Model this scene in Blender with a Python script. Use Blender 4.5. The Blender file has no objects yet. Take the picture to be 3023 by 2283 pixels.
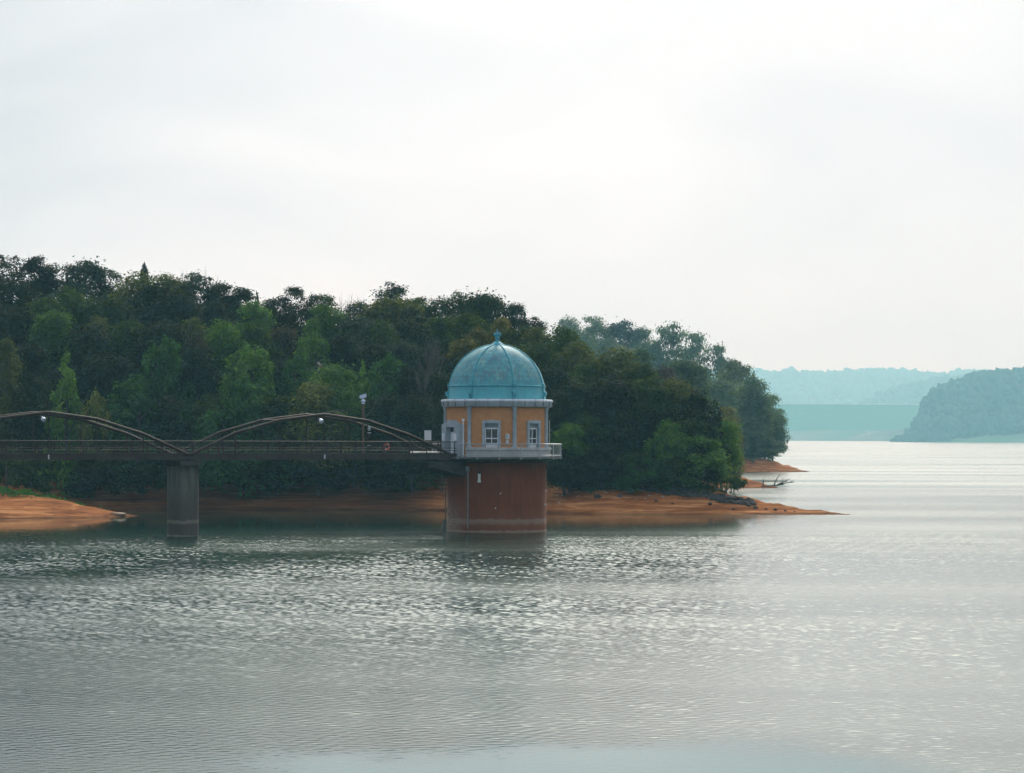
import bpy, bmesh, math, random
import numpy as np
from mathutils import Vector, Matrix, noise as mnoise

S = bpy.context.scene
COL = S.collection
R = math.radians

# ------------------------------------------------------------------ camera
PW, PH, F = 3023.0, 2283.0, 8500.0
EYE = 8.22
HORIZON = 1289.0
pitch = math.atan((HORIZON - PH / 2) / F)
roll = R(0.2)
fw = Vector((0, math.cos(pitch), math.sin(pitch)))
r0 = Vector((1, 0, 0)); u0 = Vector((0, -math.sin(pitch), math.cos(pitch)))
rt = r0 * math.cos(roll) + u0 * math.sin(roll)
up = u0 * math.cos(roll) - r0 * math.sin(roll)
cam_data = bpy.data.cameras.new('camera')
cam = bpy.data.objects.new('camera', cam_data); COL.objects.link(cam)
cam_data.sensor_width = 36.0; cam_data.sensor_fit = 'HORIZONTAL'
cam_data.lens = F / PW * 36.0
cam_data.clip_start = 1.0; cam_data.clip_end = 30000.0
m3 = Matrix((rt, up, -fw)).transposed()
cam.matrix_world = Matrix.Translation((0, 0, EYE)) @ m3.to_4x4()
S.camera = cam

def P(px, py, d):
    """point at depth d (metres along +Y) seen at photo pixel px, py"""
    v = fw * F + rt * (px - PW / 2) + up * (PH / 2 - py)
    return Vector((0, 0, EYE)) + v * (d / v.y)

# ------------------------------------------------------------------ sky, sun, exposure
SUN_EL, SUN_AZ = R(34), R(7)          # azimuth to the right of +Y
sun_dir = Vector((math.sin(SUN_AZ) * math.cos(SUN_EL), math.cos(SUN_AZ) * math.cos(SUN_EL), math.sin(SUN_EL)))
W = bpy.data.worlds.new('World'); S.world = W; W.use_nodes = True
nt = W.node_tree; nt.nodes.clear()
def N(tree, t, **kw):
    n = tree.nodes.new(t)
    for k, v in kw.items(): setattr(n, k, v)
    return n
def L(tree, a, b): tree.links.new(a, b)
out = N(nt, 'ShaderNodeOutputWorld'); bg = N(nt, 'ShaderNodeBackground'); L(nt, bg.outputs[0], out.inputs[0])
sky = N(nt, 'ShaderNodeTexSky', sky_type='NISHITA', sun_disc=False, sun_elevation=SUN_EL, sun_rotation=SUN_AZ,
        air_density=1.0, dust_density=5.0, ozone_density=1.0, altitude=0)
tc = N(nt, 'ShaderNodeTexCoord')
# thin high overcast: a bright veil, brighter round the sun, with soft cloud patches
dot = N(nt, 'ShaderNodeVectorMath', operation='DOT_PRODUCT'); L(nt, tc.outputs['Generated'], dot.inputs[0]); dot.inputs[1].default_value = sun_dir
glow = N(nt, 'ShaderNodeValToRGB'); L(nt, dot.outputs['Value'], glow.inputs[0])
cr = glow.color_ramp; cr.interpolation = 'EASE'
cr.elements[0].position = 0.0; cr.elements[0].color = (6.6, 7.3, 8.2, 1)
cr.elements[1].position = 1.0; cr.elements[1].color = (56.0, 58.0, 54.0, 1)
e = cr.elements.new(0.55); e.color = (8.0, 8.45, 9.1, 1)
e = cr.elements.new(0.80); e.color = (9.6, 10.05, 10.5, 1)
e = cr.elements.new(0.902); e.color = (9.25, 9.65, 10.0, 1)
e = cr.elements.new(0.915); e.color = (24.0, 26.4, 24.0, 1)
e = cr.elements.new(0.935); e.color = (37.0, 40.5, 36.5, 1)
e = cr.elements.new(0.97); e.color = (46.0, 49.5, 45.0, 1)
mp = N(nt, 'ShaderNodeMapping'); L(nt, tc.outputs['Generated'], mp.inputs[0]); mp.inputs['Scale'].default_value = (1.0, 1.0, 2.6); mp.inputs['Rotation'].default_value = (0, R(-18), 0)
cl = N(nt, 'ShaderNodeTexNoise'); L(nt, mp.outputs[0], cl.inputs['Vector'])
cl.inputs['Scale'].default_value = 7.0; cl.inputs['Detail'].default_value = 3.0; cl.inputs['Roughness'].default_value = 0.45; cl.inputs['Distortion'].default_value = 0.6
clr = N(nt, 'ShaderNodeValToRGB'); L(nt, cl.outputs[0], clr.inputs[0])
clr.color_ramp.elements[0].position = 0.3; clr.color_ramp.elements[0].color = (0.90, 0.925, 0.955, 1)
clr.color_ramp.elements[1].position = 0.66; clr.color_ramp.elements[1].color = (1.06, 1.055, 1.05, 1)
mul = N(nt, 'ShaderNodeMix', data_type='RGBA', blend_type='MULTIPLY'); mul.inputs[0].default_value = 1.0
L(nt, glow.outputs[0], mul.inputs[6]); L(nt, clr.outputs[0], mul.inputs[7])
# a greyer bank of cloud off to the left
sx = N(nt, 'ShaderNodeSeparateXYZ'); L(nt, tc.outputs['Generated'], sx.inputs[0])
xw = N(nt, 'ShaderNodeMath', operation='MULTIPLY_ADD'); L(nt, cl.outputs[0], xw.inputs[0]); xw.inputs[1].default_value = 0.16; L(nt, sx.outputs[0], xw.inputs[2])
bank = N(nt, 'ShaderNodeValToRGB'); L(nt, xw.outputs[0], bank.inputs[0]); bk = bank.color_ramp; bk.interpolation = 'EASE'
bsh = N(nt, 'ShaderNodeMapRange'); L(nt, xw.outputs[0], bsh.inputs[0]); bsh.inputs[1].default_value = -0.16; bsh.inputs[2].default_value = 0.34; L(nt, bsh.outputs[0], bank.inputs[0])
bk.elements[0].position = 0.0; bk.elements[0].color = (0.73, 0.765, 0.80, 1); bk.elements[1].position = 1.0; bk.elements[1].color = (0.90, 0.915, 0.93, 1)
e = bk.elements.new(0.42); e.color = (1, 1, 1, 1)
mul2 = N(nt, 'ShaderNodeMix', data_type='RGBA', blend_type='MULTIPLY'); mul2.inputs[0].default_value = 1.0; L(nt, mul.outputs[2], mul2.inputs[6]); L(nt, bank.outputs[0], mul2.inputs[7])
mix = N(nt, 'ShaderNodeMix', data_type='RGBA'); mix.inputs[0].default_value = 0.93
L(nt, sky.outputs[0], mix.inputs[6]); L(nt, mul2.outputs[2], mix.inputs[7])
L(nt, mix.outputs[2], bg.inputs[0]); bg.inputs[1].default_value = 0.10

sd = bpy.data.lights.new('sun', 'SUN'); so = bpy.data.objects.new('sun', sd); COL.objects.link(so)
sd.energy = 2.2; sd.angle = R(10); sd.color = (1.0, 0.93, 0.82)
so.rotation_euler = (-sun_dir).to_track_quat('-Z', 'Y').to_euler()

S.view_settings.view_transform = 'Standard'; S.view_settings.look = 'None'
S.view_settings.exposure = 0.0; S.view_settings.gamma = 1.0
S.render.engine = 'CYCLES'
S.cycles.use_denoising = True
try:
    S.cycles.denoiser = 'OPENIMAGEDENOISE'; S.cycles.denoising_input_passes = 'RGB_ALBEDO_NORMAL'; S.cycles.denoising_prefilter = 'ACCURATE'
except Exception: pass
S.cycles.max_bounces = 6; S.cycles.diffuse_bounces = 3; S.cycles.glossy_bounces = 3; S.cycles.transmission_bounces = 3
S.cycles.volume_bounces = 0
S.cycles.sample_clamp_indirect = 6.0
S.cycles.sample_clamp_direct = 4.0

# ------------------------------------------------------------------ helpers
def tag(o, label=None, cat=None, group=None, kind=None):
    if label: o['label'] = label
    if cat: o['category'] = cat
    if group: o['group'] = group
    if kind: o['kind'] = kind
    return o
def empty(name, loc, rz=0, **kw):
    o = bpy.data.objects.new(name, None); COL.objects.link(o)
    o.location = loc; o.rotation_euler = (0, 0, rz); o.empty_display_size = 0.5
    return tag(o, **kw)
class MB:
    """collects shapes and links them as ONE mesh object"""
    def __init__(s): s.v = []; s.f = []; s.smooth = []
    def add(s, vs, fs, smooth=False):
        b = len(s.v); s.v += [tuple(v) for v in vs]
        for f in fs: s.f.append(tuple(i + b for i in f)); s.smooth.append(smooth)
    def box(s, c, h, ax=None):
        ax = ax or (Vector((1, 0, 0)), Vector((0, 1, 0)), Vector((0, 0, 1)))
        c = Vector(c); vs = []
        for i in (-1, 1):
            for j in (-1, 1):
                for k in (-1, 1): vs.append(c + ax[0] * h[0] * i + ax[1] * h[1] * j + ax[2] * h[2] * k)
        s.add(vs, [(0, 1, 3, 2), (4, 6, 7, 5), (0, 4, 5, 1), (2, 3, 7, 6), (0, 2, 6, 4), (1, 5, 7, 3)])
    def tube(s, pts, r, n=8, caps=True):
        pts = [Vector(p) for p in pts]; rr = r if isinstance(r, (list, tuple)) else [r] * len(pts)
        vs = []; fs = []; ref = None
        for i, p in enumerate(pts):
            t = (pts[min(i + 1, len(pts) - 1)] - pts[max(i - 1, 0)]).normalized()
            if ref is None: ref = t.orthogonal().normalized()
            a = (ref - t * ref.dot(t)).normalized(); b = t.cross(a); ref = a
            for k in range(n):
                th = 2 * math.pi * k / n; vs.append(p + (a * math.cos(th) + b * math.sin(th)) * rr[i])
        for i in range(len(pts) - 1):
            for k in range(n):
                k2 = (k + 1) % n; fs.append((i * n + k, i * n + k2, (i + 1) * n + k2, (i + 1) * n + k))
        s.add(vs, fs, True)
        if caps: s.add(vs[:n], [tuple(range(n))[::-1]]); s.add(vs[-n:], [tuple(range(n))])
    def lathe(s, prof, n=64, a0=None, a1=None, smooth=True, c=(0, 0)):
        """prof = [(r,z)..]; angle phi from -Y (towards the camera), positive to the right"""
        full = a0 is None
        if full: a0, a1 = 0, 2 * math.pi
        m = n if full else n + 1; vs = []; fs = []
        for (r, z) in prof:
            for k in range(m):
                a = a0 + (a1 - a0) * k / n; vs.append((c[0] + r * math.sin(a), c[1] - r * math.cos(a), z))
        for i in range(len(prof) - 1):
            for k in range(n):
                k2 = (k + 1) % m; fs.append((i * m + k, i * m + k2, (i + 1) * m + k2, (i + 1) * m + k))
        s.add(vs, fs, smooth)
    def prism(s, poly, o, ax, ay, az, h):
        """poly (x,y) in plane ax,ay about o, extruded +-h along az"""
        o = Vector(o); n = len(poly); vs = []
        for sg in (-1, 1):
            for (x, y) in poly: vs.append(o + ax * x + ay * y + az * (h * sg))
        fs = [tuple(range(n))[::-1], tuple(range(n, 2 * n))] + [(i, (i + 1) % n, n + (i + 1) % n, n + i) for i in range(n)]
        s.add(vs, fs)
    def mesh(s, name):
        me = bpy.data.meshes.new(name); me.from_pydata(s.v, [], s.f); me.polygons.foreach_set('use_smooth', s.smooth); me.update(); return me
    def build(s, name, mat, parent=None, **kw):
        o = bpy.data.objects.new(name, s.mesh(name)); COL.objects.link(o)
        if mat: o.data.materials.append(mat)
        if parent: o.parent = parent
        return tag(o, **kw)
def npmesh(name, V, Q, smooth=False):
    """mesh from numpy vertices (n,3) and faces (m,k)"""
    me = bpy.data.meshes.new(name); V = np.asarray(V, np.float32); Q = np.asarray(Q, np.int32); k = Q.shape[1]
    me.vertices.add(len(V)); me.vertices.foreach_set('co', V.ravel())
    me.loops.add(Q.size); me.loops.foreach_set('vertex_index', Q.ravel())
    me.polygons.add(len(Q)); me.polygons.foreach_set('loop_start', np.arange(0, Q.size, k, dtype=np.int32))
    me.polygons.foreach_set('loop_total', np.full(len(Q), k, np.int32))
    me.polygons.foreach_set('use_smooth', np.full(len(Q), smooth, bool))
    me.update(calc_edges=True); return me
def link(name, me, mat=None, parent=None, **kw):
    o = bpy.data.objects.new(name, me); COL.objects.link(o)
    if mat: me.materials.append(mat)
    if parent: o.parent = parent
    return tag(o, **kw)

# ------------------------------------------------------------------ materials
def mat_base(name):
    m = bpy.data.materials.new(name); m.use_nodes = True; t = m.node_tree; t.nodes.clear()
    o = N(t, 'ShaderNodeOutputMaterial'); return m, t, o
def ramp(t, src, stops):
    r = N(t, 'ShaderNodeValToRGB'); L(t, src, r.inputs[0]); c = r.color_ramp
    while len(c.elements) < len(stops): c.elements.new(0.5)
    for e_, (p_, col) in zip(c.elements, stops): e_.position = p_; e_.color = (*col, 1)
    return r.outputs[0]
def noise(t, vec, scale, detail=4, rough=0.55, dist=0.0, sc=None):
    if sc:
        mp_ = N(t, 'ShaderNodeMapping'); mp_.inputs['Scale'].default_value = sc; L(t, vec, mp_.inputs[0]); vec = mp_.outputs[0]
    n = N(t, 'ShaderNodeTexNoise'); L(t, vec, n.inputs['Vector'])
    n.inputs['Scale'].default_value = scale; n.inputs['Detail'].default_value = detail
    n.inputs['Roughness'].default_value = rough; n.inputs['Distortion'].default_value = dist
    return n.outputs[0]
def mixc(t, fac, a, b, blend='MIX'):
    m = N(t, 'ShaderNodeMix', data_type='RGBA', blend_type=blend)
    for i, x in ((0, fac), (6, a), (7, b)):
        if isinstance(x, (int, float)): m.inputs[i].default_value = x
        elif isinstance(x, tuple): m.inputs[i].default_value = (*x, 1)
        else: L(t, x, m.inputs[i])
    return m.outputs[2]
def math_(t, op, a, b=None, c=None):
    m = N(t, 'ShaderNodeMath', operation=op)
    for i, x in enumerate((a, b, c)):
        if x is None: continue
        if isinstance(x, (int, float)): m.inputs[i].default_value = x
        else: L(t, x, m.inputs[i])
    return m.outputs[0]
def bump(t, h, strength, dist):
    b = N(t, 'ShaderNodeBump'); L(t, h, b.inputs['Height']); b.inputs['Strength'].default_value = strength; b.inputs['Distance'].default_value = dist
    return b.outputs[0]
def simple(name, c, rough=0.7, var=0.25, scale=2.0, metal=0.0, spec=0.4, bump_s=0.0, sc=None, c2=None):
    m, t, o = mat_base(name); b = N(t, 'ShaderNodeBsdfPrincipled'); L(t, b.outputs[0], o.inputs[0])
    g = N(t, 'ShaderNodeTexCoord').outputs['Object']
    n = noise(t, g, scale, 5, 0.6, sc=sc)
    lo = c2 or tuple(x * (1 - var) for x in c); hi = tuple(min(1, x * (1 + var * 0.6)) for x in c)
    L(t, ramp(t, n, [(0.3, lo), (0.68, hi)]), b.inputs['Base Color'])
    b.inputs['Roughness'].default_value = rough; b.inputs['Metallic'].default_value = metal; b.inputs['Specular IOR Level'].default_value = spec
    if bump_s: L(t, bump(t, n, bump_s, 0.02), b.inputs['Normal'])
    return m
def foliage(name, c, hue2=None, trans=0.38, rough=0.8, mottle=0.65):
    m, t, o = mat_base(name)
    geo = N(t, 'ShaderNodeNewGeometry'); oi = N(t, 'ShaderNodeObjectInfo')
    hue2 = hue2 or (c[0] * 1.7, c[1] * 1.35, c[2] * 0.75)
    tco = N(t, 'ShaderNodeTexCoord').outputs['Object']
    n = noise(t, tco, 4.5, 2, 0.5)
    c1 = ramp(t, n, [(0.36, tuple(x * 0.62 for x in c)), (0.66, hue2)])
    leafv = N(t, 'ShaderNodeMapRange'); L(t, geo.outputs['Random Per Island'], leafv.inputs[0]); leafv.inputs[3].default_value = 1 - 0.5 * mottle; leafv.inputs[4].default_value = 1 + 0.5 * mottle
    objv = N(t, 'ShaderNodeMapRange'); L(t, oi.outputs['Random'], objv.inputs[0]); objv.inputs[3].default_value = 0.75; objv.inputs[4].default_value = 1.25
    f = math_(t, 'MULTIPLY', leafv.outputs[0], objv.outputs[0])
    vm = N(t, 'ShaderNodeVectorMath', operation='SCALE'); L(t, c1, vm.inputs[0]); L(t, f, vm.inputs['Scale'])
    b = N(t, 'ShaderNodeBsdfPrincipled'); L(t, vm.outputs[0], b.inputs['Base Color']); b.inputs['Roughness'].default_value = rough; b.inputs['Specular IOR Level'].default_value = 0.06
    tr = N(t, 'ShaderNodeBsdfTranslucent')
    vt = N(t, 'ShaderNodeVectorMath', operation='MULTIPLY'); L(t, vm.outputs[0], vt.inputs[0]); vt.inputs[1].default_value = (1.25, 1.35, 0.55); L(t, vt.outputs[0], tr.inputs[0])
    mx = N(t, 'ShaderNodeMixShader'); mx.inputs[0].default_value = trans; L(t, b.outputs[0], mx.inputs[1]); L(t, tr.outputs[0], mx.inputs[2]); L(t, mx.outputs[0], o.inputs[0])
    return m
# ================================================================== THE SETTING
rng = np.random.default_rng(7)
random.seed(7)
def cap_field(x, y):
    """how high the hill may rise above the bank"""
    a = np.interp(x, [-90, -55, -35, -15, 0, 10, 18, 24, 28, 34], [17, 16.5, 15, 13, 11.5, 8.5, 6.5, 4.5, 1.5, 0.3])
    b = np.interp(x, [-60, 0, 15, 32, 44, 54, 60, 68], [30, 27, 24.5, 18, 13, 7.5, 2.5, 0.2])
    w = np.clip((y - 400) / 130, 0, 1); w = w * w * (3 - 2 * w)
    c = np.interp(x, [-60, 0, 27, 54, 79, 88, 96], [40, 38, 34, 27, 14, 5, 0.3]); w2 = np.clip((y - 760) / 170, 0, 1); w2 = w2 * w2 * (3 - 2 * w2); b = b * (1 - w2) + c * w2
    mid = 1 - 0.75 * np.exp(-((y - 445) / 45) ** 2) * np.clip((x + 5) / 22, 0, 1)
    return (a * (1 - w) + b * w) * mid
POLY_A = [(-300, 322), (-120, 323), (-75, 321), (-57, 321), (-36, 321), (-20, 320), (-8, 319), (0, 316), (4, 310), (9, 307), (15, 306.2), (23, 306), (30, 306.6), (36.3, 307.3),
          (34, 311.5), (31, 318), (30, 328), (29, 350), (27, 375), (26, 400), (26, 425), (28, 447), (31, 460), (37.5, 465.5), (43.6, 468.5), (42, 476), (40, 490), (38, 520),
          (39, 580), (46, 645), (55, 674), (62, 682), (71.5, 688), (68, 702), (67, 725), (67, 760), (69, 820), (76, 900), (86, 1000), (80, 1150), (-60, 1240), (-300, 1240)]
POLY_B = [(-300, 276), (-120, 280), (-60, 280.5), (-49, 282.5), (-42, 286), (-37.6, 292.5), (-40, 297), (-45, 303), (-52, 310), (-62, 318), (-80, 330), (-300, 335)]
def sdf(poly, X, Y):
    X = X.ravel(); Y = Y.ravel(); d = np.full(X.shape, 1e9); inside = np.zeros(X.shape, bool); n = len(poly)
    for i in range(n):
        x1, y1 = poly[i]; x2, y2 = poly[(i + 1) % n]; dx, dy = x2 - x1, y2 - y1
        t_ = np.clip(((X - x1) * dx + (Y - y1) * dy) / (dx * dx + dy * dy), 0, 1)
        d = np.minimum(d, np.hypot(X - x1 - t_ * dx, Y - y1 - t_ * dy))
        c = ((y1 > Y) != (y2 > Y)) & (X < dx * (Y - y1) / (dy if dy else 1e-9) + x1); inside ^= c
    return np.where(inside, d, -d)
def wob(x, y):
    return 0.55 * np.sin(x * 0.35 + 1.3 * np.sin(y * 0.21)) + 0.35 * np.sin(x * 0.9 + y * 0.55 + 1.0) + 0.22 * np.sin(x * 2.1 - y * 1.3)
def height(x, y):
    """terrain height and inland distance at arrays x, y"""
    x = np.asarray(x, float); y = np.asarray(y, float); sh = x.shape
    sA = sdf(POLY_A, x, y).reshape(sh); sB = sdf(POLY_B, x, y).reshape(sh)
    w = wob(x, y)
    sA = sA + 0.45 * w * np.clip((22 - x) / 14, 0.25, 1); sBw = sB + 0.25 * w
    def prof(s, bank, bw):
        t_ = np.clip(s / bw, 0, 1); return np.where(s < 0, np.maximum(s * 0.22, -5), bank * (0.75 * t_ + 0.25 * t_ * t_ * (3 - 2 * t_)))
    cap = cap_field(x, y)
    bank = np.interp(x, [-60, -10, 5, 20, 30], [2.3, 2.6, 2.9, 2.5, 2.0])
    bank = bank + 1.2 * np.clip((y - 400) / 50, 0, 1)
    hA = prof(sA, bank, 9.5)
    # worn ledges left by the falling water level
    led = 0.10 * np.sin(hA * 9 + 0.8 * np.sin(x * 0.13)) + 0.05 * np.sin(hA * 21 + x * 0.4); hA = hA + np.where((sA > 0.3) & (sA < 10), led * np.clip(sA / 2, 0, 1), 0)
    up_ = np.maximum(sA - 9.5, 0); hA = hA + cap * (1 - np.exp(-0.42 * up_ / np.maximum(cap, 0.3)))
    hB = prof(sBw, 2.6, 12.0) + np.maximum(sBw - 12, 0) * 0.05
    h = np.maximum(hA, hB); s = np.maximum(sA, sB)
    h = h + (0.07 * np.sin(x * 1.7 + 2 * np.sin(y * 0.9)) * np.sin(y * 1.9 + x * 0.3) + 0.08 * np.clip((18 - x) / 10, 0.1, 1) * np.sin(x * 0.62 + 0.5 * np.sin(y * 1.1)) * np.sin(x * 2.3 + 1.2)) * np.clip(s / 3, 0, 1)
    return h, s
def hz(x, y):
    h, s = height(np.array([x]), np.array([y])); return float(h[0])
xs = np.concatenate([np.arange(-300, -80, 10), np.arange(-80, -60, 3), np.arange(-60, 76, 0.7), np.arange(78, 125, 3)])
ys = np.concatenate([np.arange(262, 276, 3), np.arange(276, 345, 0.7), np.arange(345, 440, 2.5), np.arange(440, 492, 1.0), np.arange(492, 660, 4), np.arange(660, 710, 1.5), np.arange(710, 1280, 8)])
X, Y = np.meshgrid(xs, ys); H, SS = height(X, Y)
V = np.stack([X, Y, H], -1).reshape(-1, 3); nx, ny = len(xs), len(ys)
ii = (np.arange(ny - 1)[:, None] * nx + np.arange(nx - 1)[None, :]).ravel()
Q = np.stack([ii, ii + 1, ii + nx + 1, ii + nx], -1)

def soil_mat():
    m, t, o = mat_base('bare_soil'); b = N(t, 'ShaderNodeBsdfPrincipled'); L(t, b.outputs[0], o.inputs[0])
    co = N(t, 'ShaderNodeTexCoord').outputs['Object']
    sep = N(t, 'ShaderNodeSeparateXYZ'); L(t, co, sep.inputs[0])
    n1 = noise(t, co, 0.16, 5, 0.6, 0.5, sc=(1, 1.6, 4)); n2 = noise(t, co, 1.3, 6, 0.65, sc=(0.6, 1, 3)); n3 = noise(t, co, 0.5, 4, 0.6, 1.0, sc=(0.25, 0.6, 5))
    c1 = ramp(t, n1, [(0.30, (0.18, 0.057, 0.020)), (0.5, (0.37, 0.130, 0.038)), (0.70, (0.48, 0.195, 0.068))])
    c2 = mixc(t, 0.68, c1, ramp(t, n3, [(0.35, (0.14, 0.045, 0.018)), (0.5, (0.37, 0.130, 0.040)), (0.62, (0.62, 0.30, 0.12))]))
    c3 = mixc(t, 0.5, c2, ramp(t, n2, [(0.3, (0.35, 0.35, 0.35)), (0.7, (1.0, 1.0, 1.0))]), 'MULTIPLY')
    bay_shade = N(t, 'ShaderNodeMapRange', interpolation_type='SMOOTHSTEP'); L(t, math_(t, 'ABSOLUTE', math_(t, 'ADD', sep.outputs[0], math_(t, 'ADD', 21, math_(t, 'MULTIPLY', n1, 8)))), bay_shade.inputs[0]); bay_shade.inputs[1].default_value = 12; bay_shade.inputs[2].default_value = 21; bay_shade.inputs[3].default_value = 1; bay_shade.inputs[4].default_value = 0  # shade of the wood on the bay shore, put into the soil colour
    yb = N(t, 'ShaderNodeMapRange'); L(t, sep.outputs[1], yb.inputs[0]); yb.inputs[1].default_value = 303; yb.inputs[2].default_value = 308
    c3 = mixc(t, math_(t, 'MULTIPLY', bay_shade.outputs[0], yb.outputs[0]), c3, mixc(t, 0.85, c3, (0.24, 0.22, 0.24), 'MULTIPLY'))
    # wet band just above the water
    zn = math_(t, 'ADD', sep.outputs[2], math_(t, 'MULTIPLY', n2, 0.35))
    wet = ramp(t, zn, [(0.22, (0, 0, 0)), (0.50, (1, 1, 1))])
    c4 = mixc(t, wet, mixc(t, 0.8, c3, (0.36, 0.33, 0.32), 'MULTIPLY'), c3)
    # litter and humus under the wood
    hum = ramp(t, math_(t, 'ADD', sep.outputs[2], math_(t, 'MULTIPLY', n1, 1.6)), [(0.0, (0, 0, 0)), (1.0, (1, 1, 1))])
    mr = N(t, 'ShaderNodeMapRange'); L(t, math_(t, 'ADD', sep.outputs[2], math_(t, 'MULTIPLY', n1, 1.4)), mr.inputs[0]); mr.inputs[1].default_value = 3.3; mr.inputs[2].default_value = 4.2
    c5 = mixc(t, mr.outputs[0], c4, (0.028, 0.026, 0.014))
    L(t, c5, b.inputs['Base Color']); b.inputs['Roughness'].default_value = 0.9; b.inputs['Specular IOR Level'].default_value = 0.02
    L(t, bump(t, n2, 0.8, 0.25), b.inputs['Normal'])
    return m
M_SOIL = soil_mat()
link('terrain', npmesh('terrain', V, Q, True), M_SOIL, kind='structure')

# ------------------------------------------------------------------ water
WSIG = 1.15
def water_mat():
    m, t, o = mat_base('lake_water'); b = N(t, 'ShaderNodeBsdfPrincipled'); L(t, b.outputs[0], o.inputs[0])
    co = N(t, 'ShaderNodeTexCoord').outputs['Object']; sep = N(t, 'ShaderNodeSeparateXYZ'); L(t, co, sep.inputs[0])
    a = noise(t, co, 0.10, 3, 0.6, 0.2, sc=(0.5, 1.0, 1)); c = noise(t, co, 1.2, 3, 0.62, 0.3, sc=(0.7, 1.0, 1))
    h = math_(t, 'ADD', math_(t, 'MULTIPLY', a, 0.5), math_(t, 'MULTIPLY', c, 0.10))
    far = N(t, 'ShaderNodeMapRange', interpolation_type='SMOOTHSTEP'); L(t, sep.outputs[1], far.inputs[0]); far.inputs[1].default_value = 110; far.inputs[2].default_value = 700; far.inputs[3].default_value = 0; far.inputs[4].default_value = 1
    L(t, bump(t, math_(t, 'MULTIPLY', h, far.outputs[0]), 1.0, 0.10), b.inputs['Normal'])
    sh = N(t, 'ShaderNodeAttribute', attribute_name='shallow'); L(t, mixc(t, sh.outputs['Fac'], (0.009, 0.034, 0.024), (0.03, 0.14, 0.135)), b.inputs['Base Color']); rr = N(t, 'ShaderNodeMapRange'); L(t, far.outputs[0], rr.inputs[0]); rr.inputs[3].default_value = 0.15; rr.inputs[4].default_value = 0.20; wst = noise(t, co, 1.0, 4, 0.6, 0.4, sc=(0.004, 0.03, 1)); wsr = N(t, 'ShaderNodeMapRange'); L(t, wst, wsr.inputs[0]); wsr.inputs[1].default_value = 0.35; wsr.inputs[2].default_value = 0.65; wsr.inputs[3].default_value = 0.62; wsr.inputs[4].default_value = 1.30; at = N(t, 'ShaderNodeAttribute', attribute_name='ripple'); rp = math_(t, 'MULTIPLY_ADD', at.outputs['Fac'], 0.9, 0.1); L(t, math_(t, 'MULTIPLY', math_(t, 'MULTIPLY', rr.outputs[0], wsr.outputs[0]), rp), b.inputs['Roughness']); b.inputs['IOR'].default_value = 1.17
    return m
M_WATER = water_mat()
# one sheet: finely rippled where the ripples can be seen, plain towards the horizon
def smooth(x, a, b): t_ = np.clip((x - a) / (b - a), 0, 1); return t_ * t_ * (3 - 2 * t_)
def fbm(x, y, seed, octs=4):
    g = np.random.default_rng(seed); r = np.zeros_like(x); am = 1.0; f = 1.0
    for o_ in range(octs):
        for k in range(3):
            th = g.uniform(0, 6.28); r += am / 3 * np.sin(f * (x * math.cos(th) + y * math.sin(th)) + g.uniform(0, 6.28) + 1.3 * np.sin(f * 0.6 * (y * math.cos(th) - x * math.sin(th)) + g.uniform(0, 6.28)))
        am *= 0.55; f *= 1.93
    return r
KW = 0.00062
nr_ = int(math.log(780 / 62) / KW); yr_ = 62 * np.exp(KW * np.arange(nr_ + 1)); ux = np.arange(-0.23, 0.2301, KW)
WX = yr_[:, None] * ux[None, :]; WY = np.repeat(yr_[:, None], len(ux), 1)
# where the wind ruffles the surface
big = fbm(WX / 40, WY / 24, 31); patch = 0.72 + 0.34 * np.clip(big, -1, 1)
streak = fbm(WX / 30 + WY / 60, WY / 9, 77, 3); patch *= 1 + 0.20 * np.clip(streak, -1, 1)
lee = 1 - 0.90 * (1 - smooth(WY, 330, 400)) * smooth(WY + 2.5 * fbm(WX / 9, WY / 7, 5, 3) - 0.55 * WX, 212, 296) * (1 - smooth(WX, 14, 34))
slick = np.hypot((WX - 3.0) / 8.5, (WY - 66.5) / 9.5) + 0.22 * fbm(WX / 2.2, WY / 2.2, 6, 4)
grp = 1 + 0.12 * np.clip(fbm(WX / 0.5, WY / 1.0, 41, 4), -1.6, 1.6); patch *= grp
patch *= 1 - 0.42 * np.exp(-((WY - (163 + (WX + 29) * 2.3 + 4 * fbm(WX / 8, WY / 12, 55, 3))) / 15) ** 2) * (1 - smooth(WX, -4, 6))
amp = patch * lee * (0.12 + 0.88 * smooth(slick, 0.75, 1.45))
nearcalm = 0.36 + 0.64 * smooth(WY + 4 * fbm(WX / 8, WY / 8, 8, 3), 74, 128); amp *= nearcalm
edge = smooth(WY, 62, 64) * (1 - smooth(WY, 420, 775)) * smooth(0.23 - np.abs(WX / WY), 0, 0.012)
g = np.random.default_rng(12); WZ = np.zeros_like(WX); NWV = 72; act = np.zeros_like(yr_); px_ = (WX + 0.15 * np.sin(WY * .5 + WX * .23)).astype(np.float32); py_ = (WY + 0.12 * np.sin(WX * .7 - WY * .31)).astype(np.float32); spc = (KW * WY).astype(np.float32)
for k in range(NWV):
    lam = 0.12 * (0.72 / 0.12) ** (g.random() ** 1.1); th = g.normal(0, 0.95) + R(90) + R(12); kk = 2 * math.pi / lam
    slope = 0.105
    ph = g.uniform(0, 6.28); w_ = np.sin(kk * (px_ * math.cos(th) + py_ * math.sin(th)) + ph)
    fd = np.clip((lam / spc - 2.1) / 1.2, 0, 1); act += fd[:, 0] ** 2; WZ += (slope / kk) * w_ * fd
WZ *= amp * edge * WSIG / np.sqrt(np.maximum(act, 6) / 2)[:, None]
nw, nh = WX.shape[1], WX.shape[0]; Vw = np.stack([WX, WY, WZ], -1).reshape(-1, 3)
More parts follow.
